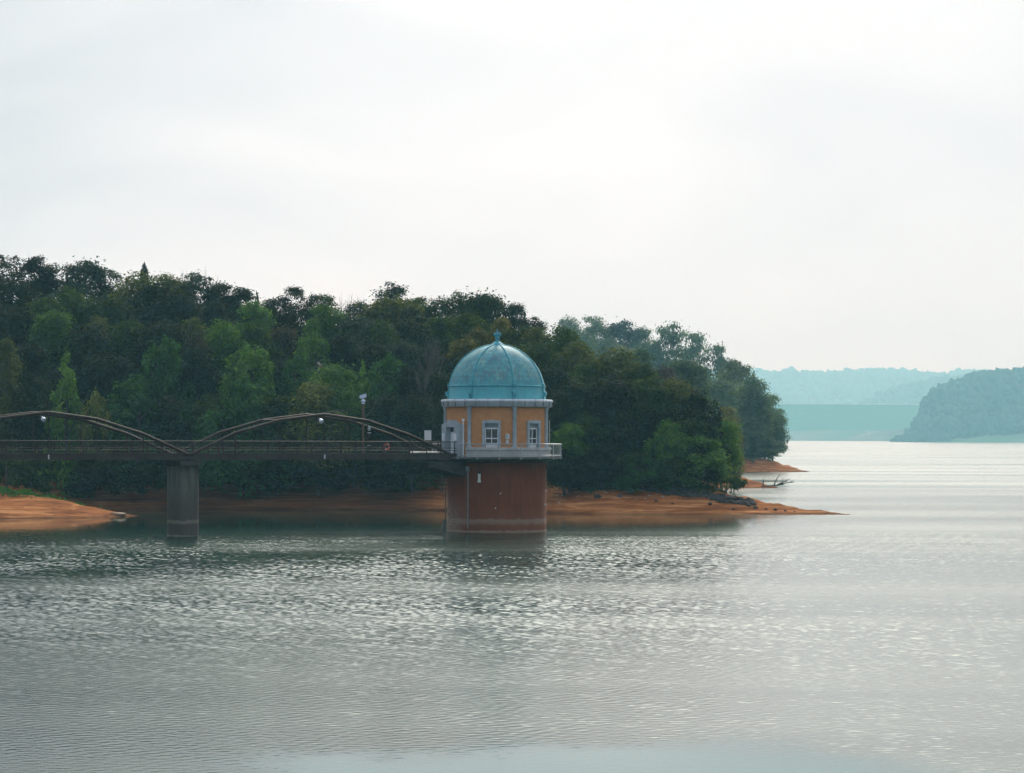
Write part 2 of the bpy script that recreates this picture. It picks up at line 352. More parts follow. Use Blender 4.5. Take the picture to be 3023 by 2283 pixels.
ii = (np.arange(nh - 1)[:, None] * nw + np.arange(nw - 1)[None, :]).ravel(); Qw = np.stack([ii, ii + 1, ii + nw + 1, ii + nw], -1)
# the plain rest of the lake joins the rippled part along its four edges
y0, y1, um = yr_[0], yr_[-1], ux[-1]; b0 = len(Vw)
ext = np.array([(-9000, -200, 0), (9000, -200, 0), (9000, 16000, 0), (-9000, 16000, 0)], float)
c00, c10, c01, c11 = 0, nw - 1, (nh - 1) * nw, nh * nw - 1
Vw = np.concatenate([Vw, ext]); Qw = np.concatenate([Qw, np.array([[b0, b0 + 1, c10, c00], [b0 + 1, b0 + 2, c11, c10], [b0 + 2, b0 + 3, c01, c11], [b0 + 3, b0, c00, c01]])])
wme = npmesh('water', Vw, Qw, True); ra = wme.attributes.new('ripple', 'FLOAT', 'POINT'); ra.data.foreach_set('value', np.concatenate([np.clip(lee * (0.3 + 0.7 * smooth(slick, 0.75, 1.45)), 0, 1).ravel(), np.ones(4)]).astype(np.float32))
sa = wme.attributes.new('shallow', 'FLOAT', 'POINT'); sa.data.foreach_set('value', np.concatenate([(1 - smooth(slick, 0.6, 1.5)).ravel(), np.zeros(4)]).astype(np.float32))
link('water', wme, M_WATER, kind='structure')
del WX, WY, WZ, Vw, Qw, px_, py_, spc, big, patch, streak, lee, slick, amp, nearcalm, edge

# ------------------------------------------------------------------ far hills, their woods, the far dam
def ico():
    bm = bmesh.new(); bmesh.ops.create_icosphere(bm, subdivisions=2, radius=1); v = np.array([tuple(q.co) for q in bm.verts]); f = np.array([[q.index for q in p.verts] for p in bm.faces]); bm.free(); return v, f
ICO_V, ICO_F = ico()
def lumps(pts, rad, seed):
    """a wood seen from very far: many uneven crowns merged to one mesh"""
    g = np.random.default_rng(seed); VV = []; FF = []; b = 0
    for p, r in zip(pts, rad):
        k = g.uniform(0.5, 1.35, (len(ICO_V), 1)); sc_ = np.array([r, r, r * g.uniform(0.9, 1.35)])
        VV.append(ICO_V * k * sc_ + p); FF.append(ICO_F + b); b += len(ICO_V)
    return np.concatenate(VV), np.concatenate(FF)
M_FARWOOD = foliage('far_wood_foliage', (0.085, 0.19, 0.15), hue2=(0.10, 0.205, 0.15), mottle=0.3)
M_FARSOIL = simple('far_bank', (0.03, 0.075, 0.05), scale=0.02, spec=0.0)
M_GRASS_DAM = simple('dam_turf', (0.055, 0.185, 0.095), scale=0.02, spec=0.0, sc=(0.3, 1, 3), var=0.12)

def ridge_mesh(x0, x1, ypos, yback, top, n=140, m=14):
    """a hill rising from the far shore: cross-section grows from the water to top(x)"""
    xs_ = np.linspace(x0, x1, n); V_ = []
    for j in range(m):
        t_ = j / (m - 1)
        for x in xs_:
            yf = ypos(x); hgt = top(x) * (math.sin(t_ * math.pi / 2) ** 1.15) - 3 * (t_ == 0)
            V_.append((x, yf + (yback - yf) * t_, hgt))
    ii_ = (np.arange(m - 1)[:, None] * n + np.arange(n - 1)[None, :]).ravel()
    return np.array(V_), np.stack([ii_, ii_ + 1, ii_ + n + 1, ii_ + n], -1)
def zpix(py, d): return EYE + (HORIZON - py) / F * d
# right-hand wooded hill beyond the lake
DC = 5400.0
def topC(x):
    px = x / (DC + 300) * F + PW / 2
    py = np.interp(px, [2625, 2680, 2722, 2740, 2768, 2830, 2893, 2968, 3023, 3400], [1300, 1270, 1228, 1178, 1146, 1121, 1106, 1096, 1092, 1070])
    return max(0.5, zpix(py + 12, DC + 300))
vC, fC = ridge_mesh(P(2625, 1280, DC + 300).x, P(3500, 1280, DC + 300).x, lambda x: 5320 + 0.05 * (P(3023, 1280, DC).x - x), DC + 330, topC)
hillC = link('far_hill', npmesh('far_hill', vC, fC, True), M_FARSOIL, kind='structure')
pts = []; rad = []
for _ in range(2600):
    i = rng.integers(0, 139); j = rng.uniform(1.2, 12.9); j0 = int(j); p = vC[j0 * 140 + i] * (1 - (j - j0)) + vC[min(j0 + 1, 13) * 140 + i] * (j - j0)
    p = p + rng.normal(0, 2, 3) * np.array([1, 1, 0]); r = rng.uniform(3.5, 12.0) * (1.0 if p[2] > 25 else 0.4 + 0.024 * max(p[2], 0)); pts.append(p + np.array([0, 0, r * 0.45])); rad.append(r)
vv, ff = lumps(pts, rad, 3)
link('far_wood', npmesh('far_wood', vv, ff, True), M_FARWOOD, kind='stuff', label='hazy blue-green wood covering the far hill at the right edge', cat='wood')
# distant ridge along the whole horizon behind the dam
DR = 12500.0
def topR(x):
    px = x / DR * F + PW / 2
    py = np.interp(px, [-400, 1500, 2195, 2260, 2330, 2450, 2530, 2600, 2650, 2720, 2800, 2860, 2920, 3000, 3200, 3500], [1130, 1120, 1096, 1098, 1101, 1104, 1100, 1094, 1092, 1097, 1104, 1103, 1094, 1100, 1106, 1110])
    return max(2, zpix(py + 5, DR + 400))
vR, fR = ridge_mesh(P(-300, 1200, DR).x, P(3500, 1200, DR).x, lambda x: DR - 200, DR + 500, topR, n=260)
link('hills', npmesh('hills', vR, fR, True), M_FARSOIL, kind='structure')
pts = []; rad = []
i0 = 110
for _ in range(4200):
    i = rng.integers(i0, 259); j = rng.uniform(3, 13) if rng.random() < 0.7 else 12.9; j0 = int(j); p = vR[j0 * 260 + i] * (1 - (j - j0)) + vR[min(j0 + 1, 13) * 260 + i] * (j - j0)
    r = rng.uniform(10, 24) if rng.random() < 0.95 else rng.uniform(20, 32); p = p + np.array([rng.normal(0, 12), rng.normal(0, 8), 0]); pts.append(p + np.array([0, 0, (r * 0.2 if j < 12.5 else -r * .25)])); rad.append(r)
vv, ff = lumps(pts, rad, 4)
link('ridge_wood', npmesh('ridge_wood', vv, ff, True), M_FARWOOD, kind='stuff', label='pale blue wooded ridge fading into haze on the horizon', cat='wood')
# nearer shoulder of that ridge, between dam and hill
def topS(x):
    px = x / 10500 * F + PW / 2
    return max(1.0, zpix(np.interp(px, [2560, 2620, 2680, 2740, 2820, 3000], [1196, 1165, 1140, 1128, 1118, 1110]), 10550))
vS, fS = ridge_mesh(P(2560, 1200, 10500).x, P(3300, 1200, 10500).x, lambda x: 10100, 10600, topS, n=60)
link('shoulder_hill', npmesh('shoulder_hill', vS, fS, True), M_FARSOIL, kind='structure')
pts = []; rad = []
for _ in range(700):
    i = rng.integers(0, 59); j = rng.uniform(3, 13); j0 = int(j); p = vS[j0 * 60 + i] * (1 - (j - j0)) + vS[min(j0 + 1, 13) * 60 + i] * (j - j0); r = rng.uniform(8, 17); pts.append(p + np.array([rng.normal(0, 5), 0, r * 0.2])); rad.append(r)
vv, ff = lumps(pts, rad, 5)
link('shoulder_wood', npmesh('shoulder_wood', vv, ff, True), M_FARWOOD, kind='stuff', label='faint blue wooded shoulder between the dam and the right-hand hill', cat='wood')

# embankment dam closing the lake
DD = 7500.0
dam = empty('embankment_dam', (P(2400, 1290, DD).x, DD, 0), label='long green grass dam with a pale crest line closing the far end of the lake', cat='dam')
dx0, dx1 = P(1500, 1290, DD).x - dam.location.x, P(2790, 1290, DD).x - dam.location.x
zt = zpix(1190, DD + 160); zl = zpix(1276, DD)
mb = MB()
def damrow(z, y): return [(dx0 + (dx1 - dx0) * k / 30, y, z) for k in range(31)]
rows = [(-3, -40), (zt * .2, 0), (zt * .4, 40), (zt * .6, 80), (zt * .8, 120), (zt - 1.2, 158), (zt - 1.2, 175), (0, 260)]
vs = []; fs = []
for (z, y) in rows: vs += damrow(z, y)
for j in range(len(rows) - 1):
    for k in range(30): fs.append((j * 31 + k, j * 31 + k + 1, (j + 1) * 31 + k + 1, (j + 1) * 31 + k))
mb.add(vs, fs); mb.build('turf_slope', M_GRASS_DAM, dam)
mb = MB(); mb.box(((dx0 + dx1) / 2, 158.5, zt - 0.1), ((dx1 - dx0) / 2, 0.8, 1.0)); mb.build('crest_wall', simple('crest_concrete', (0.75, 0.74, 0.7), scale=0.1), dam)
# pale bank at the dam's foot and a low green foreshore
mbk = MB(); vs = []; fs = []
def shore_y(px): return np.interp(px, [1500, 2300, 2600, 2700, 2800, 3023, 3300], [7400, 7300, 6900, 6100, 5310, 5250, 5200])
pxs = np.linspace(1500, 3400, 60)
for (dz, dy) in ((-2, -30), (1.5, 0), (7, 50), (20, 130), (27, 200)):
    for px in pxs:
        yy = shore_y(px) + dy; vs.append(((px - PW / 2) / F * yy, yy, dz + (1.2 * math.sin(px * .05) if dz > 2 else 0)))
for j in range(4):
    for k in range(59): fs.append((j * 60 + k, j * 60 + k + 1, (j + 1) * 60 + k + 1, (j + 1) * 60 + k))
mbk.add(vs, fs, True)
mbk.build('foreshore', simple('foreshore_ground', (0.06, 0.14, 0.085), scale=0.006, spec=0.0, c2=(0.20, 0.19, 0.175), sc=(0.5, 1, 1)), kind='structure')
# small pump house and ramp at the foot of the dam
vb = P(2577, 1270, 7050)
vh = empty('pump_house', (vb.x, 7050, 14.0), label='tiny pale boxy building at the foot of the far dam', cat='building')
M_PALE = simple('pale_concrete', (0.62, 0.62, 0.6), scale=0.3, var=0.1)
mb = MB(); mb.box((0, 0, 5), (7, 6, 5)); mb.build('wall', M_PALE, vh)
mb = MB(); mb.box((0, 0, 10.4), (7.6, 6.6, 0.4)); mb.build('roof', M_PALE, vh)
mb = MB(); mb.prism([(-20, 0), (0, 0), (0, 4.6), (-20, 0.5)], (0, 0, 0), Vector((1, 0, 0)), Vector((0, 0, 1)), Vector((0, 1, 0)), 3.0)
mb.build('concrete_ramp', M_PALE, label='pale sloping concrete ramp left of the tiny far building', cat='ramp').location = (vb.x - 7.2, 7049, 14.0)
# ================================================================== THE INTAKE TOWER
TX, TY = P(1467, 1284, 250).x, 250.0
def patina():
    m, t, o = mat_base('copper_patina'); b = N(t, 'ShaderNodeBsdfPrincipled'); L(t, b.outputs[0], o.inputs[0])
    tcn = N(t, 'ShaderNodeTexCoord'); uv = tcn.outputs['UV']; co = tcn.outputs['Object']
    br = N(t, 'ShaderNodeTexBrick'); L(t, uv, br.inputs[0]); br.inputs['Scale'].default_value = 1.0; br.inputs['Brick Width'].default_value = 0.95; br.inputs['Row Height'].default_value = 0.40
    br.inputs['Mortar Size'].default_value = 0.03; br.inputs['Mortar Smooth'].default_value = 0.4; br.inputs['Bias'].default_value = -0.15
    br.inputs['Color1'].default_value = (0.045, 0.22, 0.29, 1); br.inputs['Color2'].default_value = (0.21, 0.50, 0.56, 1); br.inputs['Mortar'].default_value = (0.045, 0.16, 0.21, 1)
    n1 = noise(t, co, 0.9, 5, 0.6); n2 = noise(t, co, 1.6, 5, 0.65, sc=(3, 3, 0.35))
    c = mixc(t, 0.55, br.outputs[0], ramp(t, n1, [(0.3, (0.085, 0.20, 0.27)), (0.5, (0.11, 0.42, 0.47)), (0.66, (0.28, 0.50, 0.42))]))
    # rain-worn brown-grey copper where the verdigris has washed off
    c = mixc(t, ramp(t, n2, [(0.44, (0, 0, 0)), (0.62, (0.78, 0.78, 0.78))]), c, (0.12, 0.19, 0.22))
    lowz = N(t, 'ShaderNodeSeparateXYZ'); L(t, co, lowz.inputs[0]); lm = N(t, 'ShaderNodeMapRange'); L(t, lowz.outputs[2], lm.inputs[0]); lm.inputs[1].default_value = 13.4; lm.inputs[2].default_value = 12.3
    c = mixc(t, math_(t, 'MULTIPLY', lm.outputs[0], 0.55), c, (0.08, 0.46, 0.54))
    L(t, c, b.inputs['Base Color']); b.inputs['Roughness'].default_value = 0.62; b.inputs['Specular IOR Level'].default_value = 0.3
    L(t, bump(t, br.outputs['Fac'], -0.25, 0.02), b.inputs['Normal'])
    return m
def shaft_mat():
    m, t, o = mat_base('stained_brown_render'); b = N(t, 'ShaderNodeBsdfPrincipled'); L(t, b.outputs[0], o.inputs[0])
    co = N(t, 'ShaderNodeTexCoord').outputs['Object']; sep = N(t, 'ShaderNodeSeparateXYZ'); L(t, co, sep.inputs[0]); z = sep.outputs[2]
    n1 = noise(t, co, 0.6, 5, 0.6); n2 = noise(t, co, 1.1, 5, 0.7, sc=(2.5, 2.5, 0.3)); n3 = noise(t, co, 3.0, 4, 0.6, sc=(0.6, 0.6, 2.5))
    c = ramp(t, n1, [(0.3, (0.135, 0.036, 0.013)), (0.7, (0.185, 0.055, 0.023))])
    c = mixc(t, ramp(t, n2, [(0.42, (0, 0, 0)), (0.70, (0.6, 0.6, 0.6))]), c, (0.065, 0.024, 0.012))
    zj = math_(t, 'ADD', z, math_(t, 'MULTIPLY', math_(t, 'SUBTRACT', n3, 0.5), 0.55))
    band = ramp(t, math_(t, 'DIVIDE', zj, 3.0), [(0.0, (1, 1, 1)), (0.055, (0.75, 0.75, 0.75)), (0.075, (0.1, 0.1, 0.1)), (0.2, (0.15, 0.15, 0.15)), (0.26, (0.62, 0.62, 0.62)), (0.36, (0.85, 0.85, 0.85)), (0.40, (0.12, 0.12, 0.12)), (0.75, (0, 0, 0))])
    c = mixc(t, math_(t, 'MULTIPLY', band, 0.85), c, (0.26, 0.195, 0.145))
    # whitish lime bloom on the left flank
    lb = N(t, 'ShaderNodeMapRange'); L(t, sep.outputs[0], lb.inputs[0]); lb.inputs[1].default_value = -2.6; lb.inputs[2].default_value = -4.1
    zl_ = N(t, 'ShaderNodeMapRange'); L(t, z, zl_.inputs[0]); zl_.inputs[1].default_value = 3.6; zl_.inputs[2].default_value = 0.4
    bl = math_(t, 'MULTIPLY', math_(t, 'MULTIPLY', lb.outputs[0], zl_.outputs[0]), ramp(t, n3, [(0.3, (0, 0, 0)), (0.62, (1, 1, 1))]))
    c = mixc(t, math_(t, 'MULTIPLY', bl, 0.85), c, (0.30, 0.26, 0.22))
    L(t, c, b.inputs['Base Color']); b.inputs['Roughness'].default_value = 0.9; b.inputs['Specular IOR Level'].default_value = 0.1
    L(t, bump(t, n3, 0.25, 0.02), b.inputs['Normal']); return m
M_PAT = patina(); M_SHAFT = shaft_mat()
M_OCHRE = simple('ochre_render', (0.54, 0.250, 0.105), rough=0.9, var=0.16, scale=2.2, spec=0.15, bump_s=0.15)
M_STONE = simple('blue_grey_stone', (0.36, 0.42, 0.47), rough=0.75, var=0.22, scale=1.8)
M_CORN = simple('pale_cornice_stone', (0.58, 0.62, 0.68), rough=0.7, var=0.18, scale=1.4, sc=(1, 1, 0.5))
M_WHITE = simple('white_paint', (0.82, 0.84, 0.88), rough=0.45, var=0.07, scale=3)
M_GLASS = simple('dark_window_glass', (0.018, 0.022, 0.024), rough=0.12, var=0.3, spec=0.7)
M_STEEL = simple('galvanised_steel', (0.40, 0.43, 0.44), rough=0.4, var=0.15, metal=0.6)
M_GREYBOX = simple('grey_enamel', (0.55, 0.58, 0.6), rough=0.5, var=0.08)
M_CONC = simple('weathered_concrete', (0.16, 0.17, 0.165), rough=0.9, var=0.35, scale=1.2, sc=(1.6, 1.6, 0.4))
M_DARKCONC = simple('stained_deck_concrete', (0.15, 0.155, 0.15), rough=0.9, var=0.35, scale=1.3)
M_DARK = simple('dark_opening', (0.012, 0.012, 0.012), rough=0.9)

tower = empty('intake_tower', (TX, TY, 0), label='round water intake tower with green copper dome and orange walls standing in the lake', cat='tower')
COLA = [R(-31.5 + 360 / 7 * k) for k in range(7)]
BAY = [R(-31.5 + 360 / 7 * (k + 0.5)) for k in range(-1, 6)]   # BAY[0] holds the door, the next ones windows
def frame(a):
    """tangent, outward, up at angle a"""
    return Vector((math.cos(a), math.sin(a), 0)), Vector((math.sin(a), -math.cos(a), 0)), Vector((0, 0, 1))
mb = MB(); mb.lathe([(4.31, -3.5), (4.31, 5.98), (4.18, 6.0)], 96); mb.build('shaft', M_SHAFT, tower)
mb = MB(); mb.lathe([(4.30, 6.02), (4.6, 6.05), (5.55, 6.30), (5.66, 6.33), (5.66, 6.47), (0.5, 6.475)], 96, smooth=False); mb.build('deck_slab', M_DARKCONC, tower)
# plinth round the rooms, open in front of the door
pl = MB(); pp = [(4.40, 6.48), (4.63, 6.48), (4.63, 7.0), (4.72, 7.04), (4.72, 7.22), (4.66, 7.27), (4.40, 7.27)]
pl.lathe(pp, 80, R(-34.5), R(268), smooth=False)
plinth = pl.build('plinth', simple('plinth_stone', (0.46, 0.47, 0.47), rough=0.8, var=0.2, scale=1.5), tower)
# wall with real openings
def wall_mesh():
    op = [(BAY[0], 0.66, 6.49, 9.05), (BAY[1], 0.58, 7.28, 9.36), (BAY[2], 0.58, 7.28, 9.36)]
    br = sorted(set([round(R(3.0) * k, 6) for k in range(-60, 61)]))
    edges = []
    for (a, hw, z0, z1) in op: edges += [a - hw / 4.42, a + hw / 4.42]
    br = [x for x in br if all(abs(x - e_) > R(1.2) for e_ in edges)] + edges; br.sort()
    zs = [6.48, 7.28, 9.05, 9.36, 10.76]; mb = MB(); n = len(br); vs = []
    for z in zs:
        for a in br: vs.append((4.42 * math.sin(a), -4.42 * math.cos(a), z))
    fs = []
    for j in range(len(zs) - 1):
        for k in range(n - 1):
            am = (br[k] + br[k + 1]) / 2; zm = (zs[j] + zs[j + 1]) / 2
            if any(abs(am - a) < hw / 4.42 and z0 < zm < z1 for (a, hw, z0, z1) in op): continue
            fs.append((j * n + k, j * n + k + 1, (j + 1) * n + k + 1, (j + 1) * n + k))
    mb.add(vs, fs, True); return mb
wall_mesh().build('wall', M_OCHRE, tower)
mb = MB(); mb.lathe([(3.6, 6.49), (3.6, 10.7)], 48); mb.build('inner_wall', M_DARK, tower)
# columns at the seven corners
for a in COLA:
    T, O, Z = frame(a); c = O * 4.47; mb = MB()
    mb.lathe([(0.25, 7.27), (0.25, 7.36), (0.20, 7.42), (0.18, 7.50), (0.175, 10.45), (0.21, 10.50), (0.21, 10.56), (0.25, 10.62), (0.25, 10.73)], 20, c=(c.x, c.y))
    for zz in (8.2, 9.2, 9.95): mb.lathe([(0.181, zz - .012), (0.181, zz + .012)], 20, c=(c.x, c.y))
    mb.build('column', M_STONE, tower)
# cornice with block joints
mb = MB(); mb.lathe([(4.30, 10.74), (4.70, 10.745), (4.74, 10.79), (4.80, 10.81), (4.82, 11.16), (4.86, 11.18), (4.885, 11.24), (4.86, 11.34), (4.78, 11.40), (4.60, 11.42), (4.0, 11.43)], 112); cornice = mb.build('cornice', M_CORN, tower)
M_JOINT = simple('joint_mortar', (0.12, 0.13, 0.14))
for k in range(28):
    mb = MB(); T, O, Z = frame(R(4 + 360 / 28 * k)); mb.box(O * 4.845 + Z * 11.1, (0.012, 0.03, 0.29), (T, O, Z)); mb.build('joint', M_JOINT, cornice)
# dome
prof = [(4.27, 11.43), (4.27, 11.50), (4.22, 11.52), (4.21, 12.0), (4.19, 12.03), (4.175, 12.52), (4.13, 12.66), (4.08, 12.9), (3.98, 13.25), (3.80, 13.74), (3.58, 14.15), (3.33, 14.52), (3.0, 14.9), (2.57, 15.27), (2.05, 15.62), (1.62, 15.84), (1.1, 16.03), (0.6, 16.13)]
def dome_mesh():
    n = 112; V_ = []; UV = []; s = 0; Fc = []
    for i, (r, z) in enumerate(prof):
        if i: s += math.hypot(r - prof[i - 1][0], z - prof[i - 1][1])
        for k in range(n + 1):
            a = 2 * math.pi * k / n; V_.append((r * math.sin(a), -r * math.cos(a), z)); UV.append((a * 4.2, s))
    for i in range(len(prof) - 1):
        for k in range(n): Fc.append((i * (n + 1) + k, i * (n + 1) + k + 1, (i + 1) * (n + 1) + k + 1, (i + 1) * (n + 1) + k))
    me = npmesh('dome', V_, Fc, True); ul = me.uv_layers.new(name='UVMap'); li = np.zeros(len(me.loops), np.int32); me.loops.foreach_get('vertex_index', li)
    ul.data.foreach_set('uv', np.array(UV, np.float32)[li].ravel()); return me
dome = link('dome', dome_mesh(), M_PAT, tower)
M_PAT2 = simple('patina_trim', (0.08, 0.38, 0.45), rough=0.5, var=0.3, scale=2.5, metal=0.1, c2=(0.05, 0.23, 0.29))
mb = MB(); mb.lathe([(4.16, 12.50), (4.235, 12.515), (4.25, 12.56), (4.235, 12.605), (4.12, 12.64)], 112); mb.build('band', M_PAT2, dome)
for a in COLA:
    T, O, Z = frame(a); mb = MB()
    mb.tube([O * (r + 0.02) + Z * (z + .015) for (r, z) in prof[6:]], 0.07, 8); mb.build('rib', M_PAT2, dome)
    mb = MB(); mb.prism([(4.1, 11.47), (4.30, 11.47), (4.36, 11.62), (4.36, 11.70), (4.47, 11.74), (4.52, 11.84), (4.51, 12.06), (4.46, 12.09), (4.42, 12.04), (4.33, 12.06), (4.28, 12.20), (4.27, 12.45), (4.33, 12.50), (4.33, 12.74), (4.24, 12.78), (4.0, 12.78)], (0, 0, 0), O, Z, T, 0.13)
    mb.build('scroll_bracket', M_PAT2, dome)
mb = MB(); mb.lathe([(0.78, 16.06), (0.74, 16.13), (0.62, 16.16), (0.60, 16.20), (0.34, 16.38), (0.16, 16.50), (0.13, 16.56), (0.16, 16.60), (0.11, 16.65), (0.20, 16.74), (0.21, 16.84), (0.13, 16.92), (0.11, 16.97), (0.20, 17.02), (0.16, 17.14), (0.05, 17.2), (0.03, 17.55), (0.0, 17.56)], 24)
finial = mb.build('finial', M_PAT2, dome)
mb = MB()
for k in range(6):
    a = R(20 + 60 * k); T, O, Z = frame(a)
    mb.tube([O * 0.08 + Z * 17.0, O * 0.22 + Z * 17.02, O * 0.29 + Z * 17.10, O * 0.25 + Z * 17.17, O * 0.16 + Z * 17.19], [0.07, 0.09, 0.085, 0.06, 0.03], 8)
for k in range(3):
    T, O, Z = frame(R(120 * k + 70)); mb.tube([O * .02 + Z * 17.25, O * .12 + Z * 17.42], 0.015, 5)
mb.build('finial_crown', M_PAT2, finial)

# windows
def window(a, side):
    T, O, Z = frame(a); ax = (T, O, Z)
    def at(u, r, z): return T * u + O * r + Z * z
    mb = MB()
    for s in (-1, 1): mb.box(at(s * 0.675, 4.31, 8.31), (0.115, 0.21, 1.03), ax)
    mb.prism([(-0.79, 9.34), (0.79, 9.34), (0.79, 9.56), (0.0, 9.63), (-0.79, 9.56)], O * 4.31, T, Z, O, 0.215)
    w = mb.build('window', M_STONE, tower)
    mb = MB(); mb.box(at(0, 4.22, 9.15), (0.56, 0.05, 0.19), ax); mb.build('lintel_panel', simple('lintel_grey', (0.26, 0.30, 0.32)), w)
    mb = MB()
    for s in (-1, 1): mb.box(at(s * 0.53, 4.22, 8.27), (0.035, 0.045, 0.69), ax)
    mb.box(at(0, 4.22, 8.27), (0.025, 0.043, 0.69), ax)
    for zz, hh in ((8.90, .055), (8.05, .04), (7.62, .03)): mb.box(at(0, 4.22, zz), (0.53, 0.04, hh), ax)
    mb.build('sash', M_WHITE, w)
    for u in (-1, 1):
        for zz, hh in ((8.47, 0.38), (7.83, 0.18)):
            mb = MB(); mb.box(at(u * 0.26, 4.20, zz), (0.23, 0.012, hh), ax); mb.build('pane', M_GLASS, w)
    mb = MB(); mb.box(at(0, 4.20, 7.44), (0.50, 0.015, 0.16), ax)
    for k in range(9): mb.box(at(-0.48 + 0.12 * k, 4.225, 7.44), (0.03, 0.02, 0.16), ax)
    mb.build('louvre', M_WHITE, w)
window(BAY[1], 0); window(BAY[2], 0)
# door in a stone surround with a stepped head
T, O, Z = frame(BAY[0]); ax = (T, O, Z)
def at(u, r, z): return T * u + O * r + Z * z
mb = MB()
for s in (-1, 1): mb.box(at(s * 1.02, 4.45, 7.74), (0.36, 0.33, 1.26), ax)
mb.prism([(-1.38, 9.0), (1.38, 9.0), (1.38, 9.28), (0.92, 9.30), (0.86, 9.42), (0.55, 9.45), (0.5, 9.62), (-0.5, 9.62), (-0.55, 9.45), (-0.86, 9.42), (-0.92, 9.30), (-1.38, 9.28)], O * 4.45, T, Z, O, 0.34)
ds = mb.build('doorway', M_STONE, tower)
mb = MB(); mb.box(at(0, 4.30, 7.52), (0.62, 0.04, 1.03), ax); dl = mb.build('door', M_WHITE, ds)
mb = MB(); mb.box(at(0.42, 4.36, 7.45), (0.04, 0.03, 0.09), ax); mb.build('handle', M_STEEL, dl)
mb = MB(); mb.box(at(0, 4.28, 8.79), (0.64, 0.02, 0.20), ax); tw = mb.build('transom_window', M_GLASS, ds)
mb = MB()
for u in (-0.22, 0.22): mb.box(at(u, 4.31, 8.79), (0.018, 0.02, 0.20), ax)
mb.box(at(0, 4.315, 8.575), (0.64, 0.025, 0.02), ax); mb.build('glazing_bar', M_WHITE, tw)
for s in (-1, 1):
    mb = MB(); mb.box(at(s * 0.98, 4.85, 8.15), (0.10, 0.07, 0.31), ax); mb.build('wall_lamp', M_WHITE, ds)
# boxes and pipes on the wall
def wallbox(a, z, hw, hz_, r=4.42, d=0.10, name='junction_box', mat=None):
    T, O, Z = frame(a); mb = MB(); mb.box(O * (r + d) + Z * z, (hw, d, hz_), (T, O, Z)); return mb.build(name, mat or M_GREYBOX, tower)
wb = wallbox(R(11.6), 8.22, 0.165, 0.22); T, O, Z = frame(R(11.6))
mb = MB(); mb.box(T * -0.07 + O * 4.63 + Z * 8.22, (0.02, 0.01, 0.10), (T, O, Z)); mb.build('latch', M_DARK, wb)
wallbox(R(11.6), 7.78, 0.11, 0.14); mb = MB(); mb.tube([O * 4.47 + Z * 7.9, O * 4.47 + Z * 8.02], 0.03, 6); mb.build('conduit', M_GREYBOX, tower)
for aa in (-40.5, -38.6): wallbox(R(aa), 7.78, 0.055, 0.09, d=0.06)
T, O, Z = frame(R(-36.6)); mb = MB(); mb.tube([O * 4.80 + Z * 6.5, O * 4.80 + Z * 9.55], 0.045, 8); mb.box(O * 4.80 + Z * 9.62, (0.085, 0.085, 0.10), (T, O, Z)); mb.build('vent_pipe', M_WHITE, tower)
T, O, Z = frame(R(80)); mb = MB(); mb.tube([O * 4.62 + Z * 7.3, O * 4.62 + Z * 9.6], 0.04, 8); mb.build('vent_pipe', M_STEEL, tower)
# shaft fittings
T, O, Z = frame(R(-34)); mb = MB(); mb.tube([O * 4.38 + Z * 0.3, O * 4.38 + Z * 5.25], 0.06, 8); mb.box(O * 4.42 + Z * 5.45, (0.14, 0.13, 0.22), (T, O, Z)); mb.build('drain_pipe', simple('drain_pipe_grey', (0.20, 0.215, 0.21)), tower)
T, O, Z = frame(R(-19.7)); mb = MB(); mb.box(O * 4.36 + Z * 4.68, (0.105, 0.06, 0.35), (T, O, Z)); mb.box(O * 4.37 + Z * 4.36, (0.14, 0.08, 0.08), (T, O, Z)); mb.build('gauge_plate', simple('gauge_pale_plate', (0.62, 0.64, 0.58), var=0.15), tower)
mb = MB(); mb.box(O * 4.35 + Z * 5.1, (0.10, 0.05, 0.10), (T, O, Z)); mb.build('vent_hole', M_DARK, tower)
for (aa, zz) in ((4.4, 3.35), (-1.0, 2.1), (77, 3.55), (73, 2.35)):
    T, O, Z = frame(R(aa)); mb = MB(); mb.tube([O * 4.25 + Z * zz, O * 4.46 + Z * zz], 0.055, 10); mb.build('outlet_pipe', M_WHITE, tower)
# guide post and stub at the left flank, corbel under the bridge end
mb = MB(); mb.tube([(-4.45, 0.4, -2.5), (-4.45, 0.4, 4.6)], 0.05, 6); mb.build('guide_post', M_DARKCONC, tower)
mb = MB(); mb.box((-4.50, 0.5, -0.6), (0.14, 0.35, 1.6)); mb.build('guide_stub', M_CONC, tower)
bd = Vector((-math.cos(R(30)), -math.sin(R(30)), 0)); bn = Vector((math.sin(R(30)), -math.cos(R(30)), 0)); BZ = Vector((0, 0, 1))
mb = MB(); mb.prism([(4.0, 6.05), (7.6, 6.05), (7.6, 5.55), (6.9, 5.5), (4.0, 4.75)], (0, 0, 0), bd, BZ, bn, 1.7); mb.build('corbel', simple('corbel_concrete', (0.055, 0.056, 0.052), rough=0.9, var=0.35, spec=0.1), tower)
